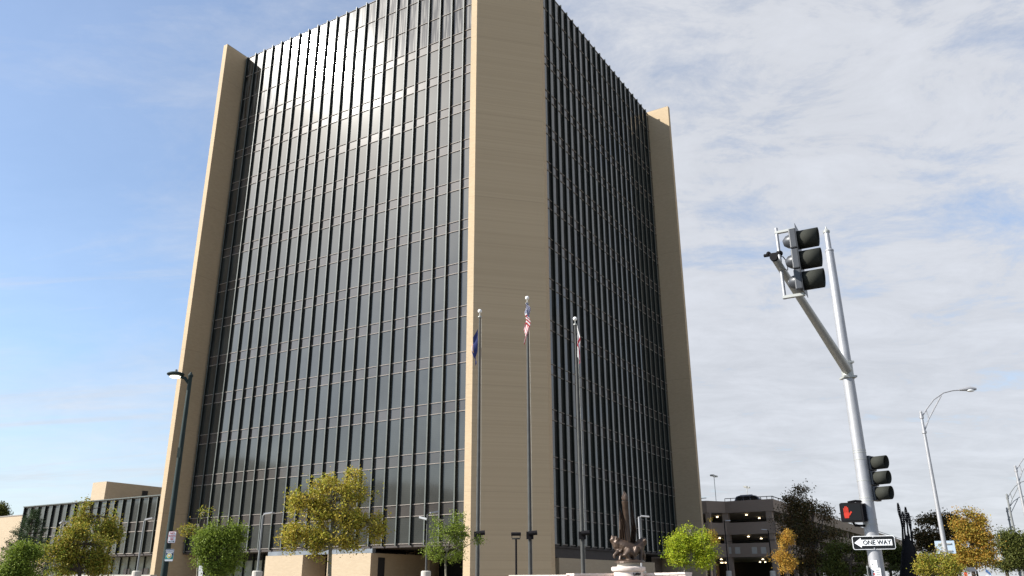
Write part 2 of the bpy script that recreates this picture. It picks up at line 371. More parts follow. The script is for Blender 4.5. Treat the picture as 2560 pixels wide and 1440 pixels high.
# plaza block of the tower: everything beyond the near street; street grid follows the tower's walls
AZ = R(-59.1048)
dL = Vector((math.sin(AZ), math.cos(AZ), 0)); dR = Vector((math.cos(AZ), -math.sin(AZ), 0))
TH = math.atan2(dR.y, dR.x)
CL = Vector((-2.1056, 61.9284, 0))
WF = 33.27; SP = 1.3735; PF = 2.72; TF = .59; Q = 2.02; OL = 2.63; OR_ = 1.84
H0 = 1.967; HS = 3.9; GS = .90; ZB = 2.94; Z2 = 51.53; Z1 = 54.55; ZR = 57.09; ZF = 57.46
def local(P):    # world -> tower frame (a along dR, b along dL)
    d = Vector(P) - CL; return d.dot(dR), d.dot(dL), P[2]
def world(a, b, z=0): return CL + dR * a + dL * b + Vector((0, 0, z))
def hitL(px, py, a):     # ray meets plane a=const -> (b, z above ground)
    r = ray(px, py); o = Vector((0, 0, EYE)) - CL; k = (a - o.dot(dR)) / r.dot(dR); P = Vector((0, 0, EYE)) + r * k
    return (P - CL).dot(dL), P.z
def hitR(px, py, b):
    r = ray(px, py); o = Vector((0, 0, EYE)) - CL; k = (b - o.dot(dL)) / r.dot(dL); P = Vector((0, 0, EYE)) + r * k
    return (P - CL).dot(dR), P.z
def frame_obj(o): o.location = CL; o.rotation_euler = (0, 0, TH); return o
# in tower frame the camera stands near:
ca, cb, _ = local((0, 0, 0))
g = struct('plaza_pavement', MB().box(-34, 75, -33, 130, -.02, .13), M['pave']); frame_obj(g)
g = struct('road', MB().box(-52, -34, -400, 500, -.02, .004), M['asphalt']); frame_obj(g)
g = struct('side_road', MB().box(-34, 500, -49, -33.0, -.02, .004).box(-500, -52, -49, -33.0, -.02, .004), M['asphalt']); frame_obj(g)
g = struct('near_pavement', MB().box(-500, -52, -33, 400, -.02, .13).box(-500, -52, -400, -49, -.02, .13).box(-34, 500, -400, -49, -.02, .13), M['pave']); frame_obj(g)
k = MB()
for i in range(30): k.box(-43.1, -42.95, -150 + i * 9, -146.5 + i * 9, .004, .009)
for i in range(30): k.box(-30 + i * 9, -26.5 + i * 9, -41.1, -40.95, .004, .009)
g = struct('road_markings', k, M['paint']); frame_obj(g)

# ------------------------------------------------------------------ office tower
tower = thing('office_tower', 'tall dark glass office tower with tan brick corner piers and thin vertical mullions', 'office tower', CL, TH)
def corner_rot(i, p):      # rotate tower-frame point about tower centre by i*90
    cx, cy = (2 * Q + WF) / 2, WF / 2
    x, y = p[0] - cx, p[1] - cy
    for _ in range(i): x, y = -y, x
    return (x + cx, y + cy)
pier = [(0, 0), (-PF, 0), (-PF, -TF), (Q - TF, -Q - PF), (Q, -Q - PF), (Q, -Q), (Q, 0)]
for i in range(4):
    pts = [corner_rot(i, p) for p in pier]
    part('brick_pier', MB().prism(pts, .13, ZF + EYE), M['brick'], tower)
    # thin metal coping on top
    ins = [corner_rot(i, (p[0], p[1])) for p in pier]
    part('coping', MB().prism(ins, ZF + EYE + .003, ZF + EYE + .06), M['transom'], tower)
B0 = ZB + EYE
core = MB().prism([corner_rot(i, p) for i in range(4) for p in ((.16, WF), (.16, -.0)) ][:0] or
                  [(.16, .02), (Q - .02, .02), (Q - .02, -Q + .16), (Q + WF, -Q + .16), (Q + WF, 0.02), (2 * Q + WF - .16, .02), (2 * Q + WF - .16, WF - .02),
                   (Q + WF, WF - .02), (Q + WF, WF + Q - .16), (Q, WF + Q - .16), (Q, WF - .02), (.16, WF - .02)], B0, ZR + EYE - .15)
part('core', core, M['void'], tower)
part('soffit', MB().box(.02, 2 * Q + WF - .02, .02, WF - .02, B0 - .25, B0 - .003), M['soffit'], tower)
part('roof', MB().box(.3, 2 * Q + WF - .3, .3, WF - .3, ZR + EYE - .15, ZR + EYE - .05), M['roof'], tower)

# rows of glass: (z0, z1, kind)
rows = []; zp = ZB
for n in range(12):
    zt = H0 + (n + 1) * HS; zb = zt - GS
    rows.append((zp, zb, 'v')); rows.append((zb, zt, 's')); zp = zt
rows.append((zp, Z2, 't')); rows.append((Z2, Z1, 't')); rows.append((Z1, ZR, 't'))
def bays(o):
    e = [0.0]; x = o
    if o > SP * 1.5: e.append(o - SP)
    while x < WF - .3: e.append(x); x += SP
    e.append(WF); return e
eL = bays(OL); eR = bays(OR_)
rnd = random.Random(5)
pane_mesh = {}
def pane_me(wd, ht, kind):
    k = (round(wd, 3), round(ht, 3), kind)
    if k not in pane_mesh:
        me = MB().box(-.012, .012, -wd / 2, wd / 2, -ht / 2, ht / 2).mesh({'v': 'window_pane', 's': 'spandrel_panel', 't': 'upper_panel'}[kind])
        me.materials.append({'v': M['glass'], 's': M['spandrel'], 't': M['streaky']}[kind]); pane_mesh[k] = me
    return pane_mesh[k]
panes = []
for side, e in ((0, eL), (1, eR)):
    for i in range(len(e) - 1):
        w0, w1 = e[i] + .03, e[i + 1] - .03
        if w1 - w0 < .1: continue
        for z0, z1, kd in rows:
            c = (w0 + w1) / 2; zc = (z0 + z1) / 2 + EYE
            loc = (.03, c, zc) if side == 0 else (Q + c, -Q + .03, zc)
            P = world(loc[0], loc[1], zc); d = (P - Vector((0, 0, EYE)))
            nrm = -dR if side == 0 else -dL
            area = (w1 - w0) * (z1 - z0) * abs(nrm.dot(d.normalized())) / d.length ** 2
            vis = 0.6 if side == 1 else 1.0
            if (side == 0 and False): pass
            panes.append((area * vis, side, w1 - w0, z1 - z0 - .05, kd, loc, rnd.gauss(0, .0016), rnd.gauss(0, .0016)))
for kd, nm in (('v', 'window_pane'), ('s', 'spandrel_panel'), ('t', 'upper_panel')):
    L = sorted([p for p in panes if p[4] == kd], key=lambda p: -p[0])
    for p in L[:300]:
        _, side, wd, ht, k_, loc, r1, r2 = p
        o = link(nm, pane_me(wd, ht, kd), None, tower, loc, (0, r1, (0 if side == 0 else R(90)) + r2))
    for side in (0, 1):
        sub = [p for p in L[300:] if p[1] == side]
        if not sub: continue
        mb = MB()
        for _, sd, wd, ht, k_, loc, r1, r2 in sub:
            T = Matrix.Translation(loc) @ Matrix.Rotation((0 if sd == 0 else R(90)) + r2, 4, 'Z') @ Matrix.Rotation(r1, 4, 'Y')
            b = MB().box(-.012, .012, -wd / 2, wd / 2, -ht / 2, ht / 2)
            mb.add([T @ Vector(v) for v in b.v], b.f)
        part(nm, mb, {'v': M['glass'], 's': M['spandrel'], 't': M['streaky']}[kd], tower, stuff=True)
# mullions (projecting fins with a flange)
MD = .20
def mull_mesh(z0, z1):
    return MB().box(-MD + .02, .10, -.028, .028, z0, z1).box(-MD, -MD + .018, -.05, .05, z0, z1 + .002).mesh('mullion')
mm = mull_mesh(ZB + EYE - .12, ZR + EYE + .12); mm.materials.append(M['mullion']); mm.materials.append(M['flange'])
for p_ in list(mm.polygons)[6:]: p_.material_index = 1
for e, side in ((eL, 0), (eR, 1)):
    for x in e[1:-1]:
        loc = (0, x, 0) if side == 0 else (Q + x, -Q, 0)
        link('mullion', mm, None, tower, loc, (0, 0, 0 if side == 0 else R(90)))
# transoms: one long bar per line, butting behind the fins
zl = [ZB] + [z for n in range(12) for z in (H0 + (n + 1) * HS - GS, H0 + (n + 1) * HS)] + [Z2, Z1, ZR]
tm = MB().box(-.045, .05, 0.004, WF - .004, -.023, .023).mesh('transom'); tm.materials.append(M['transom'])
for z in zl:
    link('transom', tm, None, tower, (0, 0, z + EYE)); link('transom', tm, None, tower, (Q + WF, -Q, z + EYE), (0, 0, R(90)))
# unseen far facades, plainly built
mb = MB()
for i in (1, 2):
    pass
mb.box(2 * Q + WF - .02, 2 * Q + WF, 0, WF, B0, ZR + EYE).box(Q, Q + WF, WF + Q - .02, WF + Q, B0, ZR + EYE)
part('rear_glazing', mb, M['glass'], tower)
mb = MB()
for i in range(1, 24):
    mb.box(2 * Q + WF, 2 * Q + WF + MD, i * SP - .03, i * SP + .03, B0, ZR + EYE); mb.box(Q + i * SP - .03, Q + i * SP + .03, WF + Q, WF + Q + MD, B0, ZR + EYE)
part('mullion', mb, M['mullion'], tower, stuff=True)

# ground floor of the tower -------------------------------------------------
def gf(px, py=1400, a=0.0): return hitL(px, py, a)[0]
b1, b0 = gf(667), gf(760); zt = hitL(710, 1389, 0)[1]
part('entrance_block', MB().box(-.15, 2.6, b0, b1, .13, zt), M['brick_low'], tower)
b3, b2 = gf(822), gf(930)
part('entrance_block', MB().box(-.15, 9, b2, b3, .13, zt), M['brick_low'], tower)
part('fascia_band', MB().box(-.02, .4, b2, b1 - .1, zt + .01, B0 - .26), M['band'], tower)
dA, _ = hitR(945, 1400, b2); dB, _ = hitR(961, 1400, b2)
part('door', MB().box(dA, dB, b2 - .06, b2 - .01, .13, hitR(950, 1394, b2)[1]), M['void'], tower)
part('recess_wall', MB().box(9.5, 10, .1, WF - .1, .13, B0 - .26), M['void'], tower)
part('brick_column', MB().box(7.0, 7.8, gf(1035, 1400, 7.0), gf(1015, 1400, 7.0), .13, B0 - .26), M['brick_low'], tower)
part('brick_column', MB().box(7.0, 7.8, gf(1075, 1400, 7.0), gf(1058, 1400, 7.0), .13, B0 - .26), M['brick_low'], tower)
# glazed ground floor at the far left bay
xs = [gf(p, 1400, 2.6) for p in (660, 636, 612, 588, 563, 539, 515, 491, 468)]
part('lobby_glazing', MB().box(2.62, 2.7, xs[0] - .5, WF - .02, .13, hitL(600, 1402, 2.6)[1]), M['curtain'], tower)
part('lobby_transom', MB().box(2.58, 2.7, xs[0] - .5, WF - .02, hitL(600, 1402, 2.6)[1] + .003, B0 - .26), M['void'], tower)
for x in xs: part('lobby_mullion', MB().box(2.45, 2.578, x - .06, x + .06, .13, B0 - .26), M['mullion'], tower)
# right hand ground floor
a0 = hitR(1398, 1410, -Q)[0]; a1 = hitR(1637, 1410, -Q)[0]
zr = hitR(1450, 1397, -Q)[1]
part('ground_wall', MB().box(a0, a1, -Q + .0, -Q + 3, .13, zr), M['brick_low'], tower)
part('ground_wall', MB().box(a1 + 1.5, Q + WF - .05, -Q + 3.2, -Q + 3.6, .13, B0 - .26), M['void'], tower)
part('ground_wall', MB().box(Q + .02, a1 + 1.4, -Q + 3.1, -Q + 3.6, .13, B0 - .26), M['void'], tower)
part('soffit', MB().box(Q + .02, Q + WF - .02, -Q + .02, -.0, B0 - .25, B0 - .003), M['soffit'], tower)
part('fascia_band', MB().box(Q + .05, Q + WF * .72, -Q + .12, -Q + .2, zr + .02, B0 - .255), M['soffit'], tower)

# ------------------------------------------------------------------ low office wing left of the tower
wing = thing('office_wing', 'low two-storey dark glass wing left of the tower, half hidden by autumn trees', 'office building', CL, TH)
WB0 = WF + TF + 1.2; WB1 = 60.7
wz = [ZB, ZB + 2.03, ZB + 2.93, ZB + 5.23]
nb = int(round((WB1 - WB0) / SP)); sp = (WB1 - WB0) / nb
part('roof', MB().box(.2, 24, WB0, WB1, wz[3] + EYE + .05, wz[3] + EYE + .12), M['roof'], wing)
part('fascia', MB().box(-.28, .199, WB0, WB1 + .1, wz[3] + EYE + .04, wz[3] + EYE + .14), M['flange'], wing)
part('core', MB().box(.12, 24, WB0, WB1 - .1, B0 - .1, wz[3] + EYE), M['void'], wing)
part('side_cladding', MB().box(-.2, 24, WB1 - .08, WB1 + .05, B0 - .1, wz[3] + EYE + .03), M['mullion'], wing)
part('soffit', MB().box(.0, 24, WB0, WB1, B0 - .22, B0 - .103), M['soffit'], wing)
for i in range(nb):
    for j in range(3):
        kd = 's' if j == 1 else 'v'
        o = link('spandrel_panel' if j == 1 else 'window_pane', pane_me(sp - .08, wz[j + 1] - wz[j] - .06, kd), None, wing,
                 (.03, WB0 + (i + .5) * sp, (wz[j] + wz[j + 1]) / 2 + EYE), (0, rnd.gauss(0, .002), rnd.gauss(0, .002)))
wm = mull_mesh(ZB + EYE - .02, wz[3] + EYE); wm.materials.append(M['mullion']); wm.materials.append(M['flange'])
for p_ in list(wm.polygons)[6:]: p_.material_index = 1
for i in range(nb + 1): link('mullion', wm, None, wing, (0, WB0 + i * sp, 0))
for z in wz: part('transom', MB().box(-.05, .05, WB0 + .01, WB1 - .01, z + EYE - .03, z + EYE + .03), M['transom'], wing)
part('lobby_glazing', MB().box(2.1, 2.2, WB0, WB1 - 2, .13, B0 - .22), M['curtain'], wing)
for px in range(160, 400, 20):
    x = hitL(px, 1410, 2.0)[0]
    if WB0 < x < WB1: part('lobby_mullion', MB().box(1.98, 2.09, x - .06, x + .06, .13, B0 - .23), M['mullion'], wing)
for px in (320, 365): 
    x = hitL(px, 1410, 2.08)[0]; part('door', MB().box(2.02, 2.09, x - .5, x + .5, .13, 3.2), M['transom'], wing)
pa, pb, pz = 6.0, 55.9, 11.35 + EYE
part('penthouse', MB().box(pa, pa + 22, WB0 - .5, pb, wz[3] + EYE + .2, pz).box(pa, pa + 22, pb, 58.5, wz[3] + EYE + .2, pz - .003), M['brick_low'], wing)
# the penthouse wall seen from the street is its end towards the tower: keep only the far block tall
bpy.data.objects.remove([o for o in wing.children if o.name.startswith('penthouse')][0])
part('penthouse', MB().box(pa, pa + 22, pb, 58.5, wz[3] + EYE + .2, pz), M['brick_low'], wing)
q0 = hitR(355, 1233, pb)[0]; q1 = hitR(369, 1233, pb)[0]
part('penthouse_door', MB().box(q0, q1, pb - .05, pb - .01, wz[3] + EYE + .2, hitR(360, 1227, pb)[1]), M['void'], wing)

o = thing('brick_hall', 'long plain tan brick wall building at the far left edge', 'building', CL, TH)
zh = hitL(30, 1291, 4)[1]
part('wall', MB().box(4, 22, WB1 + .3, 95, .13, zh), M['brick_low'], o)
part('coping', MB().box(3.95, 22.05, WB1 + .25, 95.05, zh + .003, zh + .12), M['transom'], o)

# ------------------------------------------------------------------ parking garage
GC = at(1932, 1247, 115); ga, gb, gz = local(GC)
gar = thing('parking_garage', 'three-level brown concrete parking garage with lit decks behind the tower', 'parking garage', CL, TH)
def gl(px, py, a=ga): return hitL(px, py, a)
bL_ = hitL(1700, 1260, ga)[0]
lev = [gl(1932, y)[1] for y in (1247, 1277, 1303, 1333, 1356, 1391)]   # parapet top/bottom, band, band
b_in0, b_in1 = gl(1812, 1260)[0], gl(1780, 1260)[0]
GE = hitR(2300, 1340, gb)[0]
for i in (0, 2, 4):
    zt_, zb_ = lev[i], lev[i + 1]
    # front wall with the step back at the left, then the long side wall
    part('parapet_band', MB().box(ga, ga + .35, gb, b_in0, zb_, zt_), M['garage'], gar)
    part('parapet_band', MB().box(ga - 2.4, ga - 2.0, b_in1, bL_ + 4, zb_, zt_).prism([(ga - 2.4, b_in1), (ga, b_in0), (ga + .35, b_in0), (ga - 2.0, b_in1 + .01)], zb_, zt_), M['garage'], gar)
    part('parapet_band', MB().box(ga + .352, GE, gb, gb + .35, zb_, zt_), M['garage'], gar)
    part('deck', MB().box(ga + .4, GE - .5, gb + .4, gb + 45, zb_ + .1, zb_ + .35), M['concrete'], gar)
for z0, z1 in ((lev[1], lev[2]), (lev[3], lev[4]), (lev[5], 99)):
    zlo, zhi = (z1, z0) if z1 < 50 else (.13, z0)
    for px in (1812, 1928):
        b = gl(px, 1290)[0]
        part('column', MB().box(ga + .1, ga + .9, b - .1 if px > 1900 else b - .4, b + .7 if px > 1900 else b + .4, zlo - .002, zhi + .002), M['garage'], gar)
    part('column', MB().box(ga - 2.3, ga - 1.7, b_in1 - .3, b_in1 + .3, zlo - .002, zhi + .002), M['garage'], gar)
    for k_ in range(12):
        a = ga + 5.5 + k_ * 5.5
        if a < GE - 1: part('column', MB().box(a, a + .6, gb + .36, gb + .9, zlo - .002, zhi + .002), M['garage'], gar)
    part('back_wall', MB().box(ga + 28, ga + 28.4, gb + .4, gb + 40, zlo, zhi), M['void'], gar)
for i in (1, 3):     # cable rail in the openings
    part('rail', MB().box(ga + .05, ga + .1, gb, b_in0, lev[i + 1] + .28, lev[i + 1] + .34), M['bronze_dark'], gar)
# parapet top rail
rl = MB().box(ga + .1, ga + .2, gb, b_in0, lev[0] + .32, lev[0] + .40).box(ga - 2.3, ga - 2.2, b_in1, bL_ + 4, lev[0] + .32, lev[0] + .40).box(ga + .1, GE, gb + .1, gb + .2, lev[0] + .32, lev[0] + .40)
part('roof_rail', rl, M['bronze_dark'], gar)
pst = MB()
for i in range(9): b = gb + i * (b_in0 - gb) / 8; pst.box(ga + .12, ga + .18, b - .03, b + .03, lev[0], lev[0] + .32)
for i in range(18): a = ga + i * 3.5; pst.box(a, a + .06, gb + .12, gb + .18, lev[0], lev[0] + .32)
part('rail_posts', pst, M['bronze_dark'], gar)
for px in (1822, 1844, 1886, 1909):
    b, z = gl(px, 1376, ga - .03); part('wall_plaque', MB().box(ga - .04, ga - .003, b - .33, b + .33, z - .42, z + .42), M['concrete'], gar)
lm = MB().lathe([(.05, 0), (.15, -.05), (.15, -.12)], 10).mesh('ceiling_lamp'); lm.materials.append(M['garagelamp'])
for px, py in ((1793, 1291), (1866, 1286), (1898, 1294), (1799, 1344), (1871, 1340), (1903, 1345), (1803, 1397), (1806, 1406), (1838, 1408), (1867, 1409), (1885, 1410), (1900, 1404), (1907, 1397), (1910, 1411), (1927, 1405), (1927, 1412), (1988, 1401)):
    ceil = lev[1] if py < 1310 else lev[3] if py < 1350 else lev[5]
    r = ray(px, py); k_ = (ceil - .02 - EYE) / r.z; P = Vector((0, 0, EYE)) + r * k_
    A, B, Z = local(P)
    if A < ga + 1 or A > ga + 27: A = min(max(A, ga + 2), ga + 26); k2 = None
    if k_ is not None: link('ceiling_lamp', lm, None, gar, (A, B, ceil - .02))
# garage end wall closing
part('wall', MB().box(ga - 2.0, ga + 28, bL_ + 4, bL_ + 4.3, .13, lev[0]), M['garage'], gar)

# car on the roof deck
def car(loc, rz):
    t = thing('parked_car', 'dark SUV parked on the top deck of the parking garage', 'car', loc, rz)
    prof = [(-2.3, .35), (-2.35, .8), (-2.25, 1.05), (-1.95, 1.62), (-1.5, 1.74), (.3, 1.74), (.75, 1.62), (1.35, 1.08), (2.2, .95), (2.4, .7), (2.35, .35)]
    def ext(pts, y): 
        n = len(pts); return MB().add([(p[0], -y, p[1]) for p in pts] + [(p[0], y, p[1]) for p in pts], [tuple(range(n)), tuple(range(2 * n - 1, n - 1, -1))] + [(i, n + i, n + (i + 1) % n, (i + 1) % n) for i in range(n)])
    bevel(part('body', ext(prof, .92), M['car'], t, True), .06, 3)
    for s in (-1, 1):
        for x0, x1, x2, x3 in ((-1.9, -1.0, -1.0, -1.7), (-.92, -.05, -.05, -.92), (.03, 1.15, .68, .03)):
            part('side_window', MB().add([(x0, s * .935, 1.08), (x1, s * .935, 1.08), (x2, s * .93, 1.6), (x3, s * .93, 1.6), (x0, s * .9, 1.08), (x1, s * .9, 1.08), (x2, s * .9, 1.6), (x3, s * .9, 1.6)], [(0, 1, 2, 3), (7, 6, 5, 4), (0, 4, 5, 1), (1, 5, 6, 2), (2, 6, 7, 3), (3, 7, 4, 0)]), M['dark_glass'], t)
        part('roof_rack', MB().box(-1.4, .3, s * .75 - .03, s * .75 + .03, 1.75, 1.82), M['galv'], t)
        for x in (-1.45, 1.45):
            wh = part('wheel', MB().tube([(x, s * .72, .36), (x, s * .95, .36)], .36, 20), M['tyre'], t)
            part('rim', MB().tube([(x, s * .951, .36), (x, s * .96, .36)], .22, 14), M['galv'], wh)
    part('windscreen', MB().obox((1.06, 0, 1.36), (.30, 0, -.27), (0, .78, 0), (.012, 0, .014)), M['dark_glass'], t)
    return t
cp = hitL(1880, 1244, ga + 2.2)
CP = world(ga + 3.2, hitL(1880, 1244, ga + 3.2)[0], lev[1] + .66)
car(CP, math.atan2(dL.y, dL.x) + math.pi)
# roof lamps on the garage
for px, py, D, lab in ((1785, 1192, 121, 'slim roof lamp post with twin heads on the garage beside the tower'), (1867, 1220, 135, 'slim roof lamp post with twin heads behind the SUV on the garage')):
    P = at(px, py, D); zb_ = lev[0] - .5
    t = thing('roof_lamp_post', lab, 'lamp post', (P.x, P.y, zb_), TH, 'lamp posts on the garage roof'); h = P.z - zb_
    part('pole', MB().tube([(0, 0, 0), (0, 0, h)], .045, 8), M['galv_dark'], t)
    part('crossarm', MB().box(-.5, .5, -.04, .04, h, h + .08), M['white_metal'], t)
    for s in (-1, 1): part('lamp_head', MB().box(s * .65 - .35, s * .65 + .35, -.25, .25, h + .02, h + .22), M['galv_dark'], t)

# ------------------------------------------------------------------ flagpoles and flags
def pole_top(px, py, D): return at(px, py, D)
FP = []
for (xt, yt, xb, D, lab) in ((1200, 778, 1193, 38, 'left flagpole of the three, carrying the dark blue flag'),
                             (1316, 745, 1328, 38, 'middle and tallest flagpole, carrying the striped national flag'),
                             (1437, 797, 1459, 38, 'right flagpole of the three, carrying the white and red flag')):
    T = at(xt, yt, D); Bm = at(xb, 1440, D); x, y = (T.x + Bm.x) / 2, (T.y + Bm.y) / 2
    t = thing('flagpole', lab, 'flagpole', (x, y, .13), 0, 'flagpoles in front of the tower'); h = T.z - .13
    part('shaft', MB().tube([(0, 0, 0), (0, 0, h * .35), (0, 0, h * .7), (0, 0, h - .3)], [.095, .085, .068, .045], 16), M['flagpole'], t, True)
    part('ball_finial', MB().ball((0, 0, h), .10, n=16, m=10), M['whiteball'], t, True)
    part('truck', MB().lathe([(.05, h - .34), (.09, h - .32), (.09, h - .27), (.02, h - .26), (.02, h - .08)], 12), M['galv_dark'], t, True)
    part('halyard', MB().tube([(.10, -.06, 1.5), (.12, -.07, h * .5), (.08, -.05, h - .35)], .005, 4), M['galv_dark'], t)
    zf = at(xb, 1334, D).z - .13
    fl = part('floodlight', MB().tube([(-.05, -.16, zf), (.32, -.2, zf + .03)], .10, 12), M['bronze_dark'], t, True)
    part('bracket', MB().box(-.16, .16, -.14, -.08, zf - .25, zf + .08).box(.03, .06, -.16, -.14, zf - .3, zf - .1), M['bronze_dark'], t)
    part('cleat', MB().box(-.03, .03, -.16, -.10, 1.2, 1.35), M['galv'], t)
    part('base_collar', MB().lathe([(.24, 0), (.24, .05), (.14, .12)], 16), M['flagpole'], t)
    FP.append((x, y, h))
def flag_mat(kind):
    m, t, b = mat_new(kind + '_cloth'); n_ = t.nodes.new; l = t.links.new; b.inputs['Roughness'].default_value = .8
    uv = n_('ShaderNodeUVMap'); s = n_('ShaderNodeSeparateXYZ'); l(uv.outputs[0], s.inputs[0]); U, V = s.outputs[0], s.outputs[1]
    def mm_(op, a, b_=None):
        n = n_('ShaderNodeMath'); n.operation = op
        for i, v in enumerate((a, b_)):
            if v is None: continue
            if isinstance(v, (int, float)): n.inputs[i].default_value = v
            else: l(v, n.inputs[i])
        return n.outputs[0]
    def mx(f, c1, c2):
        n = n_('ShaderNodeMix'); n.data_type = 'RGBA'; l(f, n.inputs[0])
        for i, c in ((6, c1), (7, c2)):
            if isinstance(c, tuple): n.inputs[i].default_value = (*c, 1)
            else: l(c, n.inputs[i])
        return n.outputs[2]
    if kind == 'us_flag':
        st = mm_('GREATER_THAN', mm_('MODULO', mm_('MULTIPLY', V, 13.0), 2.0), 1.0)
        stripes = mx(st, (.46, .014, .02), (.80, .77, .75))
        sx = mm_('SUBTRACT', mm_('FRACT', mm_('MULTIPLY', U, 15.0)), .5); sy = mm_('SUBTRACT', mm_('FRACT', mm_('MULTIPLY', V, 13.0)), .5)
        d = mm_('SQRT', mm_('ADD', mm_('MULTIPLY', sx, sx), mm_('MULTIPLY', sy, sy)))
        star = mm_('LESS_THAN', d, .30); canton = mx(star, (.03, .035, .14), (.78, .76, .74))
        inc = mm_('MULTIPLY', mm_('LESS_THAN', U, .4), mm_('LESS_THAN', V, .54))
        c = mx(inc, stripes, canton)
    elif kind == 'blue_flag':
        d1 = mm_('SUBTRACT', U, .52); d2 = mm_('SUBTRACT', V, .5)
        dd = mm_('SQRT', mm_('ADD', mm_('MULTIPLY', d1, d1), mm_('MULTIPLY', mm_('MULTIPLY', d2, d2), .5)))
        c = mx(mm_('LESS_THAN', dd, .15), (.02, .03, .13), (.42, .24, .14))
        c = mx(mm_('LESS_THAN', dd, .10), c, (.45, .42, .45))
    else:
        f1 = mm_('GREATER_THAN', mm_('ABSOLUTE', mm_('SUBTRACT', mm_('ADD', mm_('MULTIPLY', U, 1.0), mm_('MULTIPLY', V, .15)), .52)), .07)
        c = mx(f1, (.5, .03, .05), (.80, .77, .74))
        c = mx(mm_('GREATER_THAN', V, .72), c, (.55, .04, .07))
    l(c, b.inputs['Base Color'])
    tr = n_('ShaderNodeBsdfTranslucent'); l(c, tr.inputs[0]); ms = n_('ShaderNodeMixShader'); ms.inputs[0].default_value = .12
    o = t.nodes['Material Output']; l(b.outputs[0], ms.inputs[1]); l(tr.outputs[0], ms.inputs[2]); l(ms.outputs[0], o.inputs[0])
    return m
def flag(i, kind, label, ztop, hoist, fly, spread, lean, amp=.12, folds=2.3, sag=.0):
    x, y, h = FP[i]; nu, nv = 40, 16; vs_ = []; uvs = []
    for a in range(nu + 1):
        for c in range(nv + 1):
            U, V = a / nu, c / nv
            drop = U ** 1.05 * fly * .93
            z = ztop - V * hoist * (1 - .25 * U) - drop
            ph = V * folds * 2 * math.pi + U * 2.0
            wd = min(1, U * 2.2)
            if kind == 'us_flag':
                kx = np.interp(U, [0, .12, .36, .42, .7, 1], [0.0, -.10, .105, .12, -.02, -.15]); dr = np.interp(U, [0, .2, .4, .7, 1], [0, .10, .28, .70, 1.12])
                vs_.append((float(kx) + .035 * math.sin(V * 9 + U * 3) + .0, (-.24 if U < .4 else -.15) + .03 * math.sin(V * 7), ztop - V * 1.05 - float(dr))); uvs.append((U, V)); continue
            xx = lean * .08 + lean * spread * wd * (.35 + .65 * abs(math.sin(U * 2.4 + .3))) * (.5 + .5 * (1 - V)) + amp * wd * math.sin(ph)
            yy = -.17 - .5 * amp * wd * math.cos(ph * 1.1)
            vs_.append((xx, yy, z)); uvs.append((U, V))
    fs = [(a * (nv + 1) + c, (a + 1) * (nv + 1) + c, (a + 1) * (nv + 1) + c + 1, a * (nv + 1) + c + 1) for a in range(nu) for c in range(nv)]
    me = bpy.data.meshes.new('flag'); me.from_pydata(vs_, [], fs); me.update()
    ul = me.uv_layers.new(name='UVMap')
    ul.data.foreach_set('uv', [c for lp in me.loops for c in uvs[lp.vertex_index]])
    me.polygons.foreach_set('use_smooth', [True] * len(me.polygons)); me.materials.append(flag_mat(kind))
    o = bpy.data.objects.new('flag', me); COL.objects.link(o); o.location = (x, y, .13)
    o['label'] = label; o['category'] = 'flag'; o['group'] = 'flags hanging from the flagpoles'
    return o
flag(1, 'us_flag', 'limp striped red and white flag with starred blue corner on the middle pole', FP[1][2] - .30, 1.10, 1.50, .06, -1, .115, 1.05)
flag(0, 'blue_flag', 'limp dark blue flag with a small emblem on the left pole', FP[0][2] - .95, 1.05, 1.15, .30, -1, .07, 1.2)
flag(2, 'white_flag', 'limp white and red flag on the right pole', FP[2][2] - .35, .85, 1.45, .06, 1, .06, 1.1)

# ------------------------------------------------------------------ statue on its granite pedestal and the fountain walls
SD = 31.0
S0 = at(1572, 1440, SD); sc_ = mpp(1572, 1400, SD)
ped = thing('statue_pedestal', 'round pale granite pedestal lettered LAW under the bronze statue', 'pedestal', (S0.x, S0.y, .13))
def zpx(py, px=1572, D=SD): return at(px, py, D).z - .13
part('drum', MB().lathe([(37 * sc_, 0), (37 * sc_, zpx(1430)), (41 * sc_, zpx(1428))], 40), M['granite'], ped, True)
part('cap', MB().lathe([(41 * sc_, zpx(1428) + .002), (43 * sc_, zpx(1425)), (43 * sc_, zpx(1419)), (40 * sc_, zpx(1417))], 40), M['granite'], ped, True)
part('upper_block', MB().lathe([(28 * sc_, zpx(1417) + .002), (28 * sc_, zpx(1407))], 40), M['stone'], ped)
lw = text_mesh('LAW', 9.5 * sc_, .02, bold=.001); part('lettering', lw, M['void'], ped, loc=(16 * sc_, -37 * sc_ - .0, zpx(1436)), rot=(0, 0, R(22)))
bpy.data.objects[[o.name for o in ped.children if o.name.startswith('lettering')][0]].location.y = -35.2 * sc_
st = thing('bronze_statue', 'dark bronze statue of two crouching lions holding up a flaming torch between draped wings', 'statue', (S0.x, S0.y, .13 + zpx(1407)))
st.rotation_euler = (0, 0, R(-12))
def SP_(px, py, dy=0.0):   # statue-local point from photo pixel
    return Vector(((px - 1566) * sc_, dy, (1409 - py) * sc_ * 1.02))
def blob(mb, pts, rad, n=12): mb.tube([SP_(*p) for p in pts], [r * sc_ for r in rad], n)
body = MB()
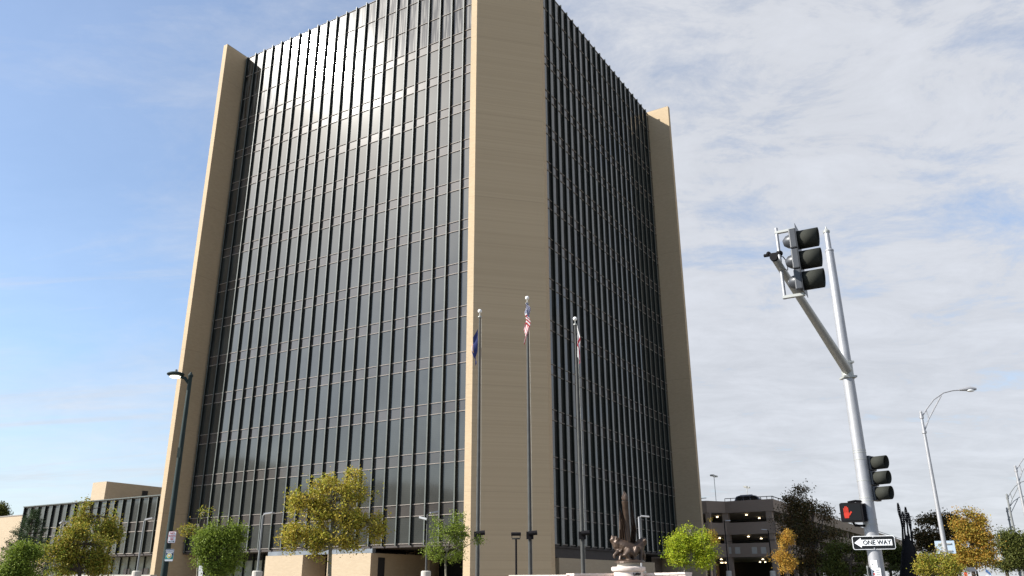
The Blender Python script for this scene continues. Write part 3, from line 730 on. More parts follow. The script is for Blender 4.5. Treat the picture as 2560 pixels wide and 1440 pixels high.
# left lion
blob(body, [(1585, 1392, 0), (1572, 1378, 0), (1556, 1368, -.05), (1545, 1362, -.08)], [15, 19, 17, 12])
body.ball(SP_(1543, 1365, -.08), 15 * sc_, 13 * sc_, 17 * sc_); body.ball(SP_(1533, 1354, -.10), 9 * sc_, 8 * sc_, 9 * sc_)
blob(body, [(1534, 1354, -.10), (1524, 1357, -.12)], [6, 4]); blob(body, [(1532, 1351, -.12), (1528, 1344, -.12)], [4, 1.5])
rs = random.Random(9)
for i in range(46):
    a = rs.uniform(0, 6.28); r_ = rs.uniform(6, 15); body.ball(SP_(1544 + r_ * math.cos(a), 1366 + 1.25 * r_ * math.sin(a), -.10 - rs.uniform(0, .16)), rs.uniform(2.4, 4.2) * sc_, n=6, m=5)
blob(body, [(1550, 1378, -.1), (1540, 1387, -.22), (1533, 1393, -.26), (1536, 1398, -.28)], [8, 6, 4.5, 4])
blob(body, [(1556, 1380, -.05), (1549, 1395, -.2), (1547, 1406, -.26), (1541, 1408, -.32)], [8, 5, 4.5, 4])
blob(body, [(1580, 1388, -.1), (1568, 1384, -.30), (1562, 1392, -.36), (1572, 1402, -.34), (1560, 1407, -.36)], [13, 12, 9, 6, 4])
# right lion (turned away)
blob(body, [(1572, 1385, .1), (1588, 1374, .15), (1602, 1364, .2)], [17, 16, 12]); body.ball(SP_(1604, 1360, .2), 11 * sc_, 10 * sc_, 11 * sc_)
blob(body, [(1604, 1358, .2), (1613, 1352, .22)], [7, 4])
for i in range(20):
    a = rs.uniform(0, 6.28); r_ = rs.uniform(4, 11); body.ball(SP_(1603 + r_ * math.cos(a), 1362 + r_ * math.sin(a), .2 - rs.uniform(0, .14)), rs.uniform(2.2, 3.6) * sc_, n=6, m=5)
blob(body, [(1585, 1378, -.12), (1592, 1376, -.22), (1586, 1386, -.26), (1584, 1397, -.26), (1590, 1406, -.28)], [9, 8, 6, 4, 3.5])
blob(body, [(1598, 1374, .05), (1600, 1388, -.02), (1599, 1400, -.05), (1596, 1407, -.1)], [8, 5, 4, 4])
blob(body, [(1600, 1378, .2), (1606, 1392, .2), (1604, 1406, .2)], [7, 5, 4])
body.lathe([(40 * sc_, 0), (36 * sc_, 5 * sc_), (20 * sc_, 8 * sc_)], 20, SP_(1570, 1409))
o = part('lions', body, M['bronze'], st, True)
rm = o.modifiers.new('remesh', 'REMESH'); rm.mode = 'VOXEL'; rm.voxel_size = .022; rm.use_smooth_shade = True
sm = o.modifiers.new('smooth', 'SMOOTH'); sm.factor = .5; sm.iterations = 2
tb = MB()
zc_ = lambda py: (1409 - py) * sc_ * 1.02
tb.lathe([(13 * sc_, zc_(1395)), (10.5 * sc_, zc_(1370)), (9.2 * sc_, zc_(1340)), (7.4 * sc_, zc_(1268)), (8.6 * sc_, zc_(1266)), (8.6 * sc_, zc_(1261)), (4.0 * sc_, zc_(1260)), (4.6 * sc_, zc_(1256))], 20, ((1566 - 1566) * sc_, 0, 0))
part('column', tb, M['bronze'], st, True)
fm = MB()
for (x0, x1, x2, h_, dy) in ((0, -2.5, -1, 22, 0), (3, 5, 3, 16, .02), (-3, -5, -4, 14, -.02), (1, 1, 3, 18, -.05), (-1, 2, 1, 13, .06), (3, 2, 5, 11, -.04)):
    fm.tube([(x0 * sc_, dy, zc_(1258)), (x1 * sc_ * .9, dy, zc_(1258) + h_ * .4 * sc_), (x2 * sc_, dy * .6, zc_(1258) + h_ * .8 * sc_), (x2 * .6 * sc_, dy * .4, zc_(1258) + h_ * 1.05 * sc_)], [4.0 * sc_, 4.4 * sc_, 2.6 * sc_, .3 * sc_], 7)
part('flame', fm, M['bronze'], st, True)
def drape(pts, label):
    # pts: list of (row py, x_left, x_right, y depth)
    mb = MB(); n = 10; rows_ = []
    for (py, xl, xr, dy) in pts:
        rows_.append([SP_(xl + (xr - xl) * k / n, py, dy + .05 * math.sin(k * 2.2 + py * .02)) for k in range(n + 1)])
    vv = [p for r_ in rows_ for p in r_] + [p + Vector((0, .05, 0)) for r_ in rows_ for p in r_]
    m_ = (n + 1); K = len(rows_) * m_; ff = []
    for i in range(len(rows_) - 1):
        for k_ in range(n):
            ff.append((i * m_ + k_, (i + 1) * m_ + k_, (i + 1) * m_ + k_ + 1, i * m_ + k_ + 1)); ff.append((K + i * m_ + k_, K + i * m_ + k_ + 1, K + (i + 1) * m_ + k_ + 1, K + (i + 1) * m_ + k_))
        ff.append((i * m_, K + i * m_, K + (i + 1) * m_, (i + 1) * m_)); ff.append((i * m_ + n, (i + 1) * m_ + n, K + (i + 1) * m_ + n, K + i * m_ + n))
    mb.add(vv, ff); part('wing', mb, M['bronze'], st, True, label=label)
drape([(1276, 1551, 1552, -.05), (1290, 1551, 1557, -.08), (1310, 1549, 1562, -.12), (1330, 1548, 1565, -.14), (1350, 1547, 1568, -.14), (1372, 1548, 1572, -.14)], 'narrow drooping wing left of the torch')
drape([(1262, 1581, 1583, .05), (1280, 1580, 1584, .05), (1300, 1578, 1587, .05), (1320, 1577, 1590, .04), (1335, 1576, 1591, .04), (1352, 1575, 1589, .04), (1372, 1574, 1582, .04)], 'broad dark drooping wing right of the torch')

fw = thing('fountain_wall', 'low pale pink stone wall joining the statue pedestal on its left', 'low wall', (0, 0, 0))
def wallseg(par, p0, p1, D0, D1, ytop0, ytop1, thick=.5, cap=.07, m1='granite', n=6):
    A = at(*p0, D0); B = at(*p1, D1); zA = at(p0[0], ytop0, D0).z; zB = at(p1[0], ytop1, D1).z
    d = Vector((B.x - A.x, B.y - A.y, 0)); Ln = d.length; d.normalize(); nrm = Vector((-d.y, d.x, 0))
    for i in range(n):
        t0, t1 = i / n, (i + 1) / n
        q0 = Vector((A.x, A.y, 0)) + d * Ln * t0 + d * .004; q1 = Vector((A.x, A.y, 0)) + d * Ln * t1 - d * .004; zt_ = zA + (zB - zA) * (t0 + t1) / 2
        c = (q0 + q1) / 2; 
        part('stone_block', MB().obox((c.x, c.y, (zt_ - cap) / 2 + .0), d * (q1 - q0).length / 2, nrm * thick / 2, (0, 0, (zt_ - cap) / 2)), M[m1], par)
        part('coping_stone', MB().obox((c.x, c.y, zt_ - cap / 2 + .002), d * (q1 - q0).length / 2, nrm * (thick / 2 + .04), (0, 0, cap / 2)), M[m1], par)
wallseg(fw, (1425, 1440), (1541, 1440), 30.5, 31.5, 1434, 1433.5)
wallseg(fw, (1280, 1440), (1424, 1440), 31.5, 30.6, 1438, 1437, n=7)
fw2 = thing('fountain_wall', 'low pale pink stone wall joining the statue pedestal on its right', 'low wall', (0, 0, 0))
wallseg(fw2, (1608, 1440), (1722, 1440), 31.3, 30.5, 1433.5, 1430.5)
lw_ = thing('planter_wall', 'long low pale wall under the trees left of the brown tower fin', 'low wall', (0, 0, 0))
wallseg(lw_, (120, 1440), (384, 1440), 62, 55, 1437, 1437, .4, .12, 'concrete', 12)

# ------------------------------------------------------------------ lamp posts on the plaza
def plaza_lamp(px, ytop, D, dirv, label, xb=None, mat='pole_grey', rr=.055, wide=.45):
    T = at(px, ytop, D); xb = xb or px; Bm = at(xb, 1440, D); x, y = (T.x + Bm.x) / 2, (T.y + Bm.y) / 2
    t = thing('plaza_lamp', label, 'lamp post', (x, y, .13), 0, 'slim lamp posts around the tower'); h = T.z - .13
    part('pole', MB().tube([(0, 0, .45), (0, 0, h)], [rr, rr * .85], 12), M[mat], t, True)
    part('base', MB().lathe([(.25, 0), (.25, at(px, 1429, D).z - .13), (.20, at(px, 1427, D).z - .13)], 16), M['concrete'], t)
    dv = Vector((dirv[0], dirv[1], 0)).normalized(); c = Vector((0, 0, h)) + dv * (wide * .75) + Vector((0, 0, .05 + dirv[2] * .3))
    hd = part('lamp_head', MB().obox(c, dv * wide / 2 + Vector((0, 0, dirv[2] * .25)), dv.cross(Vector((0, 0, 1))) * .16, (0, 0, .035)), M['galv'], t)
    part('bracket', MB().tube([(0, 0, h - .03), c - dv * wide * .4], .025, 6), M[mat], t)
    return t
plaza_lamp(656, 1288, 44, (1, -.2, .1), 'grey lamp post right of the bushy green tree, head turned right', 644)
plaza_lamp(363, 1302, 52, (1, -.2, .15), 'grey lamp post in front of the wing, left of the brown tower fin', 339)
plaza_lamp(153, 1312, 52, (.6, -.6, .2), 'grey lamp post over the orange trees at the far left', 132)
plaza_lamp(1068, 1285, 44, (1, .3, .15), 'thin dark lamp post with two heads left of the small green tree', 1066, 'flagpole')
plaza_lamp(1599, 1292, 46, (1, -.2, -.1), 'pale lamp post just right of the bronze statue', 1603, 'galv')
plaza_lamp(1815, 1303, 80, (1, -.2, 0), 'thin dark lamp post before the left end of the parking garage', 1818, 'bronze_dark')
plaza_lamp(1925, 1326, 78, (-1, .2, .1), 'thin dark lamp post before the garage corner by the flame-shaped orange tree', 1928, 'bronze_dark')
# second head of the twin lamp
tw = [o for o in bpy.data.objects if o.name.startswith('plaza_lamp') and 'two heads' in o.get('label', '')][0]
P = at(1068, 1285, 44); h = P.z - .13
part('lamp_head', MB().obox((-.22, -.1, h - .22), (.2, 0, -.05), (0, .15, 0), (0, 0, .05)), M['white_metal'], tw)
# little flood lamp on a post
P = at(1290, 1335, 36)
t = thing('flood_post', 'short dark post with a wide flat floodlight between the flagpoles', 'floodlight', (P.x, P.y, .13)); h = P.z - .13
part('post', MB().tube([(0, 0, 0), (0, 0, h - .22)], .045, 10), M['bronze_dark'], t)
part('yoke', MB().box(-.17, .17, -.04, .04, h - .22, h - .16).box(-.19, -.16, -.02, .02, h - .17, h + .02).box(.16, .19, -.02, .02, h - .17, h + .02), M['flagpole'], t)
bevel(part('lamp_head', MB().obox((0, 0, h), (.21, 0, .0), (0, .16, .03), (0, -.01, .055)), M['bronze_dark'], t), .015)
# concrete bollard lights near the wing
for px, py in ((268, 1425), (150, 1300)):
    pass

# ------------------------------------------------------------------ the dark green street lamp with signs
LD = 27.0
T = at(468, 942, LD); Bm = at(418, 1440, LD); x, y = (T.x + Bm.x) / 2, (T.y + Bm.y) / 2
lampL = thing('street_lamp', 'tall dark green street lamp with a round bright-lensed head, left of the tower', 'street lamp', (x, y, .13)); h = T.z - .13
part('pole', MB().tube([(0, 0, 0), (0, 0, h * .5), (0, 0, h)], [.105, .085, .06], 16), M['pole_green'], lampL, True)
part('pole_cap', MB().lathe([(.075, h), (.085, h + .05), (.04, h + .12), (.02, h + .16)], 12), M['pole_green'], lampL, True)
hdv = Vector((-.95, -.3, 0)).normalized()
part('arm', MB().tube([(0, 0, h - .25), hdv * .15 + Vector((0, 0, h - .05)), hdv * .32 + Vector((0, 0, h + .0))], [.04, .05, .05], 10), M['pole_green'], lampL, True)
hc = hdv * .44 + Vector((0, 0, h + .03))
hd = part('lamp_head', MB().ball(hc + Vector((0, 0, .03)), .27, .25, .075, 24, 10), M['pole_green'], lampL, True)
part('lens', MB().lathe([(.165, -.065), (.17, -.05), (.13, -.035)], 24, hc + Vector((0, 0, .0))), M['lamp'], hd, True)
part('photocell', MB().lathe([(.04, 0), (.04, .06), (.02, .08)], 10, hc + Vector((0, 0, .11))), M['pole_grey'], hd)
part('hand_hole', MB().box(-.05, .05, -.115, -.1, at(430, 1130, LD).z - .3, at(430, 1130, LD).z), M['pole_green'], lampL)
def sign_frame(name, label, cx, cy, D, wd, ht, yaw, tilt=0.0, group=None):
    P = at(cx, cy, D)
    t = thing(name, label, 'sign', P, 0, group); t.rotation_euler = (0, tilt, yaw); return t
def rrect(wd, ht, r, y0, y1, n=4):
    pts = []
    for cx, cz, a0 in ((wd / 2 - r, ht / 2 - r, 0), (-wd / 2 + r, ht / 2 - r, 90), (-wd / 2 + r, -ht / 2 + r, 180), (wd / 2 - r, -ht / 2 + r, 270)):
        for k_ in range(n + 1): a = R(a0 + 90 * k_ / n); pts.append((cx + r * math.cos(a), cz + r * math.sin(a)))
    m = len(pts)
    return MB().add([(p[0], y0, p[1]) for p in pts] + [(p[0], y1, p[1]) for p in pts], [tuple(range(m)), tuple(range(2 * m - 1, m - 1, -1))] + [((i + 1) % m, i, m + i, m + (i + 1) % m) for i in range(m)])
def plate(t, wd, ht, mat_edge, mat_face, rim=.012, r=.03):
    part('plate', rrect(wd, ht, r, 0, .006), mat_edge, t); part('face', rrect(wd - 2 * rim, ht - 2 * rim, max(r - rim, .005), -.004, -.0005), mat_face, t)
def words(t, s, size, x, z, mat, squeeze=1.0, bold=0.0, y=-.0075, name='lettering'):
    part(name, text_mesh(s, size, .003, squeeze, bold), mat, t, loc=(x, y, z))
D_ = LD - .16; k = mpp(430, 1342, D_)
sg = sign_frame('parking_sign', 'white sign with red lettering reading NO PARKING ANY TIME on the green lamp pole', 430, 1343, D_, 0, 0, R(6), 0.0)
plate(sg, 20 * k, 30 * k, M['sign_red'], M['sign_white'], .006)
for s, z, sz in (('NO', 10, 7.5), ('PARKING', 3.2, 5.2), ('ANY', -2.4, 4.2), ('TIME', -6.6, 4.2)): words(sg, s, sz * k, 0, z * k, M['sign_red'], .78 if s == 'PARKING' else 1, .0)
ar = MB().box(-5 * k, 5 * k, -.009, -.005, -11.6 * k, -10.8 * k)
for s in (-1, 1): ar.add([(s * 8 * k, -.009, -11.2 * k), (s * 5 * k, -.009, -9.4 * k), (s * 5 * k, -.009, -13 * k), (s * 8 * k, -.005, -11.2 * k), (s * 5 * k, -.005, -9.4 * k), (s * 5 * k, -.005, -13 * k)], [(0, 2, 1) if s < 0 else (0, 1, 2), (3, 4, 5) if s < 0 else (3, 5, 4), (0, 1, 4, 3), (1, 2, 5, 4), (2, 0, 3, 5)])
part('arrow', ar, M['sign_black'], sg)
sg = sign_frame('transit_sign', 'navy and green bus sign with a yellow round emblem low on the lamp pole', 423.5, 1388, D_, 0, 0, R(6))
plate(sg, 21 * k, 31 * k, M['sign_white'], M['sign_navy'], .006)
part('green_band', MB().box(-9.9 * k, 9.9 * k, -.007, -.0045, -10.5 * k, -1 * k), M['sign_green'], sg)
part('white_band', MB().box(-9.9 * k, 9.9 * k, -.007, -.0045, -14.8 * k, -10.6 * k), M['sign_white'], sg)
part('emblem', MB().tube([(0, -.011, -1.5 * k), (0, -.0075, -1.5 * k)], 5.6 * k, 24), M['sign_yellow'], sg)
part('emblem_bus', MB().box(-3 * k, 3 * k, -.015, -.0115, -3.4 * k, .6 * k), M['sign_white'], sg)
part('emblem_ring', MB().tube([(0, -.0085, -1.5 * k), (0, -.0072, -1.5 * k)], 6.9 * k, 24), M['sign_white'], sg)
words(sg, 'WICHITA', 4.6 * k, 0, 10.6 * k, M['sign_white'], 1, .002); words(sg, 'TRANSIT', 4.6 * k, 0, 6.4 * k, M['sign_white'], 1, .002)

# ------------------------------------------------------------------ traffic signal mast
TD = 18.5
Bm = at(2190, 1440, TD); T = at(2075, 575, TD); px0, py0 = 7.21, 17.03
mast = thing('signal_mast', 'tall silver steel traffic signal mast with a bare top and one arm', 'traffic signal mast', (px0, py0, .004)); h = T.z - .004
zj = at(2082, 625, TD).z
part('pole', MB().tube([(0, 0, 0), (0, 0, 1.0), (0, 0, 4.5), (0, 0, zj)], [.152, .145, .125, .088], 28), M['galv'], mast, True)
part('pole_tip', MB().tube([(0, 0, zj + .002), (0, 0, h - .06)], [.060, .056], 20), M['galv'], mast, True)
part('collar', MB().lathe([(.093, zj - .04), (.097, zj - .03), (.097, zj), (.07, zj + .02)], 24), M['galv'], mast, True)
part('pole_cap', MB().lathe([(.07, h - .06), (.075, h - .02), (.04, h + .02), (.015, h + .06), (.015, h + .09)], 16), M['galv_dark'], mast, True)
part('base_plate', MB().box(-.25, .25, -.25, .25, 0, .04), M['galv_dark'], mast)
for yy in (1127, 1133, 1150, 1203, 1246, 1253, 1300, 1312):
    z = at(2150 + (yy - 1180) * .13, yy, TD).z; rr_ = .152 - .027 * (z / 4.5) + .004
    part('strap', MB().tube([(0, 0, z - .008), (0, 0, z + .008)], rr_, 24), M['galv_dark'], mast)
AEND = at(1936, 645, 12.4); A0 = Vector((px0, py0, at(2128, 925, TD).z))
ad_ = (AEND - A0); pm = [A0 + ad_ * t_ + Vector((0, 0, .10 * math.sin(t_ * math.pi * .5) * 0)) for t_ in (0, .25, .5, .75, 1)]
pl = [p - Vector((px0, py0, .004)) for p in pm]
part('arm', MB().tube(pl, [.105, .092, .078, .066, .055], 24), M['galv_dark'], mast, True)
ez = pl[-1]; ed = ad_.normalized()
part('arm_end_cap', MB().tube([ez, ez + ed * .05], .062, 20), M['bronze_dark'], mast)
cz = A0.z - .004
part('clamp', MB().obox((0, 0, cz - .16), (.14, 0, 0), (0, .14, 0), (0, 0, .02)).obox((0, 0, cz + .16), (.125, 0, 0), (0, .125, 0), (0, 0, .02)).tube([(0, 0, cz - .2), (0, 0, cz + .2)], .122, 24), M['galv_dark'], mast)
# signal head: three sections, facing az 121
FAZ = -AZ  # placeholder
def head_parts(t, scale=1.0, plate_=True):
    """signal faces local +X; z up; three sections .35 m"""
    S = .365
    hs = MB()
    for i in range(3):
        z = (1 - i) * S
        hs.box(-.095, .03, -.16, .16, z - S / 2 + .006, z + S / 2 - .006)
    o = part('housing', hs, M['sig_black'], t); bevel(o, .02, 2)
    for i in range(3):
        z = (1 - i) * S
        part('back_dome', MB().tube([(-.097, 0, z), (-.16, 0, z), (-.22, 0, z - .01)], [.125, .105, .05], 16), M['sig_black'], t, True)
        part('lens', MB().tube([(.045, 0, z), (.055, 0, z)], .148, 20), M['lens_off'], t)
        n = 22; vv = []; ff = []
        for j, (xx, rr) in enumerate(((.032, .158), (.37, .158))):
            for k_ in range(n + 1):
                a = R(-88) + R(356) * k_ / n; 
                xe = xx - (.03 * (1 - math.sin(a)) * .5 if j == 1 else 0)
                vv.append((xe, rr * math.cos(a), z + rr * math.sin(a)))
        for k_ in range(n): ff.append((k_, k_ + 1, n + 2 + k_, n + 1 + k_))
        mb = MB().add(vv, ff); vo = part('visor', mb, M['visor'], t, True)
        md_ = vo.modifiers.new('solid', 'SOLIDIFY'); md_.thickness = .006
    if plate_:
        part('rim_plate', MB().box(.031, .036, -.205, .205, -.60, .60), M['sig_black'], t)
HAZ = R(119)
def az_rot(az): return R(90) - az     # local +X points to compass azimuth az
HP = at(1998, 652, 12.75)
sig = thing('traffic_signal', 'three-section black traffic signal with visors on the end of the mast arm', 'traffic signal', HP, az_rot(HAZ), 'traffic signals on the silver mast')
sig.scale = (.93, .93, .95); head_parts(sig)
tb_ = sig.matrix_basis
hb = MB().tube([(-.31, 0, -.62), (-.31, 0, .66)], .028, 12); part('bracket_tube', hb, M['galv'], sig, True)
part('bracket_arm', MB().box(-.34, -.02, -.03, .03, .555, .595), M['galv_dark'], sig); part('bracket_arm', MB().box(-.34, .02, -.035, .035, -.615, -.57), M['galv_dark'], sig)
part('clamp', MB().ball((-.31, .02, .2), .06, .06, .055, 10, 8).tube([(-.31, .02, .2), (-.58, .10, .24)], .03, 8).ball((-.50, .07, .25), .042, n=8, m=6), M['bronze_dark'], sig)
part('cable', MB().tube([(-.33, .0, .15), (-.26, .05, .14), (-.20, .05, .02), (-.21, .03, -.12), (-.28, 0, -.08), (-.38, 0, .12)], .008, 6), M['bronze_dark'], sig)
P2 = at(2186, 1196, TD + .1)
sig2 = thing('traffic_signal', 'three-section black traffic signal fixed low on the side of the mast pole', 'traffic signal', (P2.x, P2.y, P2.z), az_rot(R(138)), 'traffic signals on the silver mast')
head_parts(sig2, plate_=False); sig2.scale = (.84, .84, .84)
part('bracket_arm', MB().box(-.25, -.10, -.06, .06, -.5, -.44).box(-.25, -.10, -.06, .06, .44, .5), M['sig_black'], sig2)
P3 = at(2129, 1281, TD - .25); k = mpp(2128, 1282, TD)
pdn = thing('pedestrian_signal', 'black pedestrian signal showing an orange raised hand, left of the mast', 'pedestrian signal', P3, R(-24)); pdn.scale = (.92, 1, .86)
o = part('housing', MB().box(-.235, .235, -.02, .19, -.22, .22), M['sig_black'], pdn); bevel(o, .035, 3)
part('bezel', rrect(.46, .44, .05, -.045, -.022), M['bronze_dark'], pdn)
part('screen', rrect(.39, .37, .03, -.050, -.0455), M['sign_black'], pdn)
hm = MB()
hx = -.105
hm.add([(hx + p[0], -.056, p[1]) for p in ((-.045, -.13), (.04, -.13), (.055, -.05), (.05, .02), (-.05, .02), (-.055, -.05))] + [(hx + p[0], -.052, p[1]) for p in ((-.045, -.13), (.04, -.13), (.055, -.05), (.05, .02), (-.05, .02), (-.055, -.05))], [(0, 1, 2, 3, 4, 5), (11, 10, 9, 8, 7, 6)])
for x0, zt_ in ((-.042, .095), (-.015, .135), (.012, .14), (.038, .11)): hm.box(hx + x0 - .0105, hx + x0 + .0105, -.056, -.052, .0, zt_)
hm.obox((hx + .078, -.054, -.025), (.012, 0, -.012), (0, .002, 0), (.028, 0, .04))
part('hand', hm, M['hand'], pdn)
part('bracket', MB().tube([(-.05, .1, .24), (.1, .15, .27), (.32, .2, .25)], .028, 10).tube([(.0, .1, -.22), (.03, .12, -.29), (.25, .18, -.30), (.33, .2, -.22)], .028, 10).box(.24, .30, .05, .2, -.2, .2), M['bronze_dark'], pdn, True)
k = mpp(2184, 1357, TD - .2)
ow = sign_frame('one_way_sign', 'white arrow on a black ONE WAY sign across the mast pole', 2184, 1356.5, TD - .17, 0, 0, R(-22), 0)
W_, H_ = 105 * k * 1.02, 35.5 * k
plate(ow, W_, H_, M['sign_white'], M['sign_black'], .012, .04)
aw = [(-.455, 0), (-.29, .36), (-.29, .22), (.43, .22), (.43, -.22), (-.29, -.22), (-.29, -.36)]
for o in [c for c in ow.children]: pass
a2 = [(p[0] * W_, p[1] * H_) for p in aw]; m = len(a2)
part('arrow', MB().add([(p[0], -.009, p[1]) for p in a2] + [(p[0], -.0045, p[1]) for p in a2], [(0, 6, 1), (6, 5, 2, 1), (5, 4, 3, 2), (7, 8, 13), (8, 9, 12, 13), (9, 10, 11, 12)] + [(i, (i + 1) % m, m + (i + 1) % m, m + i) for i in range(m)]), M['sign_white'], ow)
words(ow, 'ONE WAY', H_ * .46, W_ * .075, 0, M['sign_black'], .92, .0012, y=-.0125)
for sx, sz in ((.0, .41), (.0, -.41)): part('bolt', MB().tube([(sx, -.012, sz * H_), (sx, -.004, sz * H_)], .012, 10), M['galv'], ow)
ws_ = sign_frame('push_button_sign', 'small white crossing instruction sign low on the mast', 2192, 1442, TD - .17, 0, 0, R(-22))
plate(ws_, 26 * k, 48 * k, M['sign_black'], M['sign_white'], .006, .02)
words(ws_, 'a', 8 * k, -6 * k, 15 * k, M['sign_black']); part('symbol', MB().box(-8 * k, -4 * k, -.008, -.0045, 4 * k, 10 * k), M['sign_red'], ws_)
for i in range(3): part('text_line', MB().box(0, 9 * k, -.008, -.0045, (16 - i * 5) * k, (17.2 - i * 5) * k), M['pole_grey'], ws_)
P = at(2173, 1440, TD - .1)
es = thing('small_side_sign', 'narrow sign plate seen edge-on beside the mast pole', 'sign', P, R(62))
part('plate', rrect(.3, .38, .02, 0, .01), M['galv_dark'], es)
st_ = thing('pole_sticker', 'pale square sticker on the mast pole below the ONE WAY sign', 'sticker', at(2185, 1410, TD - .15), R(-22))
part('paper', rrect(.12, .14, .01, 0, .004), M['sign_white'], st_); words(st_, 'A', .03, -.03, 0, M['sign_black'], y=-.004)

# ------------------------------------------------------------------ cobra-head street lights on the right
def truss_light(xt, yt, D, label, mat='galv', az=R(98), L=2.15, scale=1.0, xb=None, grp='truss arm street lights along the road'):
    T = at(xt, yt, D); x, y = T.x, T.y
    if xb: Bm = at(xb, 1440, D); x, y = (T.x + Bm.x) / 2, (T.y + Bm.y) / 2
    t = thing('street_light', label, 'street light', (x, y, .004), 0, grp); h = T.z - .004
    dv = Vector((math.sin(az), math.cos(az), 0)); s = scale
    part('pole', MB().tube([(0, 0, 0), (0, 0, h * .5), (0, 0, h)], [.13 * s, .10 * s, .065 * s], 14), M[mat], t, True)
    part('pole_cap', MB().lathe([(.075 * s, h), (.075 * s, h + .06), (.03, h + .12)], 10), M[mat], t)
    up = [dv * 0 + Vector((0, 0, h - .22)), dv * .45 * L / 3.3 + Vector((0, 0, h + .18)), dv * 1.1 * L / 3.3 + Vector((0, 0, h + .65)), dv * 1.9 * L / 3.3 + Vector((0, 0, h + .98)), dv * 2.6 * L / 3.3 + Vector((0, 0, h + 1.08)), dv * L + Vector((0, 0, h + 1.1))]
    part('upper_arm', MB().tube(up, .03 * s, 8), M[mat], t, True)
    part('lower_arm', MB().tube([Vector((0, 0, h - .95)), dv * .5 * L / 3.3 + Vector((0, 0, h - .3)), dv * 1.25 * L / 3.3 + Vector((0, 0, h + .42)), dv * 1.7 * L / 3.3 + Vector((0, 0, h + .85))], .03 * s, 8), M[mat], t, True)
    part('strut', MB().tube([dv * .5 * L / 3.3 + Vector((0, 0, h - .3)), dv * .42 * L / 3.3 + Vector((0, 0, h + .16))], .022 * s, 6), M[mat], t)
    part('clamp', MB().tube([(0, 0, h - .28), (0, 0, h - .16)], .10 * s, 12).tube([(0, 0, h - 1.01), (0, 0, h - .89)], .11 * s, 12), M[mat], t)
    c = dv * (L + .25) + Vector((0, 0, h + 1.12)); sd_ = Vector((-dv.y, dv.x, 0))
    hd = part('lamp_head', MB().tube([dv * (L - .15) + Vector((0, 0, h + 1.1)), dv * (L + .15) + Vector((0, 0, h + 1.13)), dv * (L + .4) + Vector((0, 0, h + 1.14)), dv * (L + .65) + Vector((0, 0, h + 1.12))], [.05, .10, .12, .06], 12), M['galv'], t, True)
    part('lens', MB().ball(c + dv * .12 + Vector((0, 0, -.07)), .2, .12, .07, 12, 8), M['white_metal'], hd, True)
    return t
truss_light(2310, 1032, 45, 'nearest curved-arm street light, right of the traffic signal mast', xb=2366)
truss_light(2538, 1168, 60, 'curved-arm street light cut by the right edge of the picture', az=R(98))
truss_light(2520, 1238, 75, 'grey curved-arm street light just left of the right edge', 'pole_grey', xb=2556)
truss_light(2517, 1272, 88, 'farthest thin curved-arm street light near the right edge', 'pole_grey')
P = at(2363, 1368, 46.5); sb = thing('road_sign', 'back of a pale blue-grey road sign behind the curved-arm street light', 'sign', P, R(-28))
kk = mpp(2363, 1368, 47)
bevel(part('plate', rrect(49 * kk, 34 * kk, .02, 0, .02), M['sign_back'], sb), .004)
for z in (-9.5, 9.5): part('rail', MB().box(-16 * kk, 16 * kk, -.05, -.003, z * kk - .03, z * kk + .03), M['galv_dark'], sb)
part('post', MB().box(-.05, .05, .025, .09, -P.z, 17 * kk), M['galv'], sb)

# ------------------------------------------------------------------ trees
def leaves_mesh(name, P, size, tone, rng, flat=0.0, aspect=.62):
    n = len(P)
    a = rng.normal(size=(n, 3)); a[:, 2] *= (1 - flat); a /= np.linalg.norm(a, axis=1)[:, None]
    b = rng.normal(size=(n, 3)); b -= (b * a).sum(1)[:, None] * a; b /= np.linalg.norm(b, axis=1)[:, None]
    s = size * rng.uniform(.6, 1.3, n)[:, None]
    c = np.cross(a, b) * s * .12
    V = np.empty((n, 4, 3)); V[:, 0] = P - a * s * .5; V[:, 1] = P + b * s * aspect * .5 + c; V[:, 2] = P + a * s * .5; V[:, 3] = P - b * s * aspect * .5 + c
    me = bpy.data.meshes.new(name); me.vertices.add(n * 4); me.vertices.foreach_set('co', V.reshape(-1))
    me.loops.add(n * 4); me.loops.foreach_set('vertex_index', np.arange(n * 4, dtype=np.int32))
    me.polygons.add(n); me.polygons.foreach_set('loop_start', np.arange(n, dtype=np.int32) * 4)
    me.update(calc_edges=True)
    at_ = me.attributes.new('tone', 'FLOAT', 'FACE'); at_.data.foreach_set('value', tone.astype(np.float32))
    return me
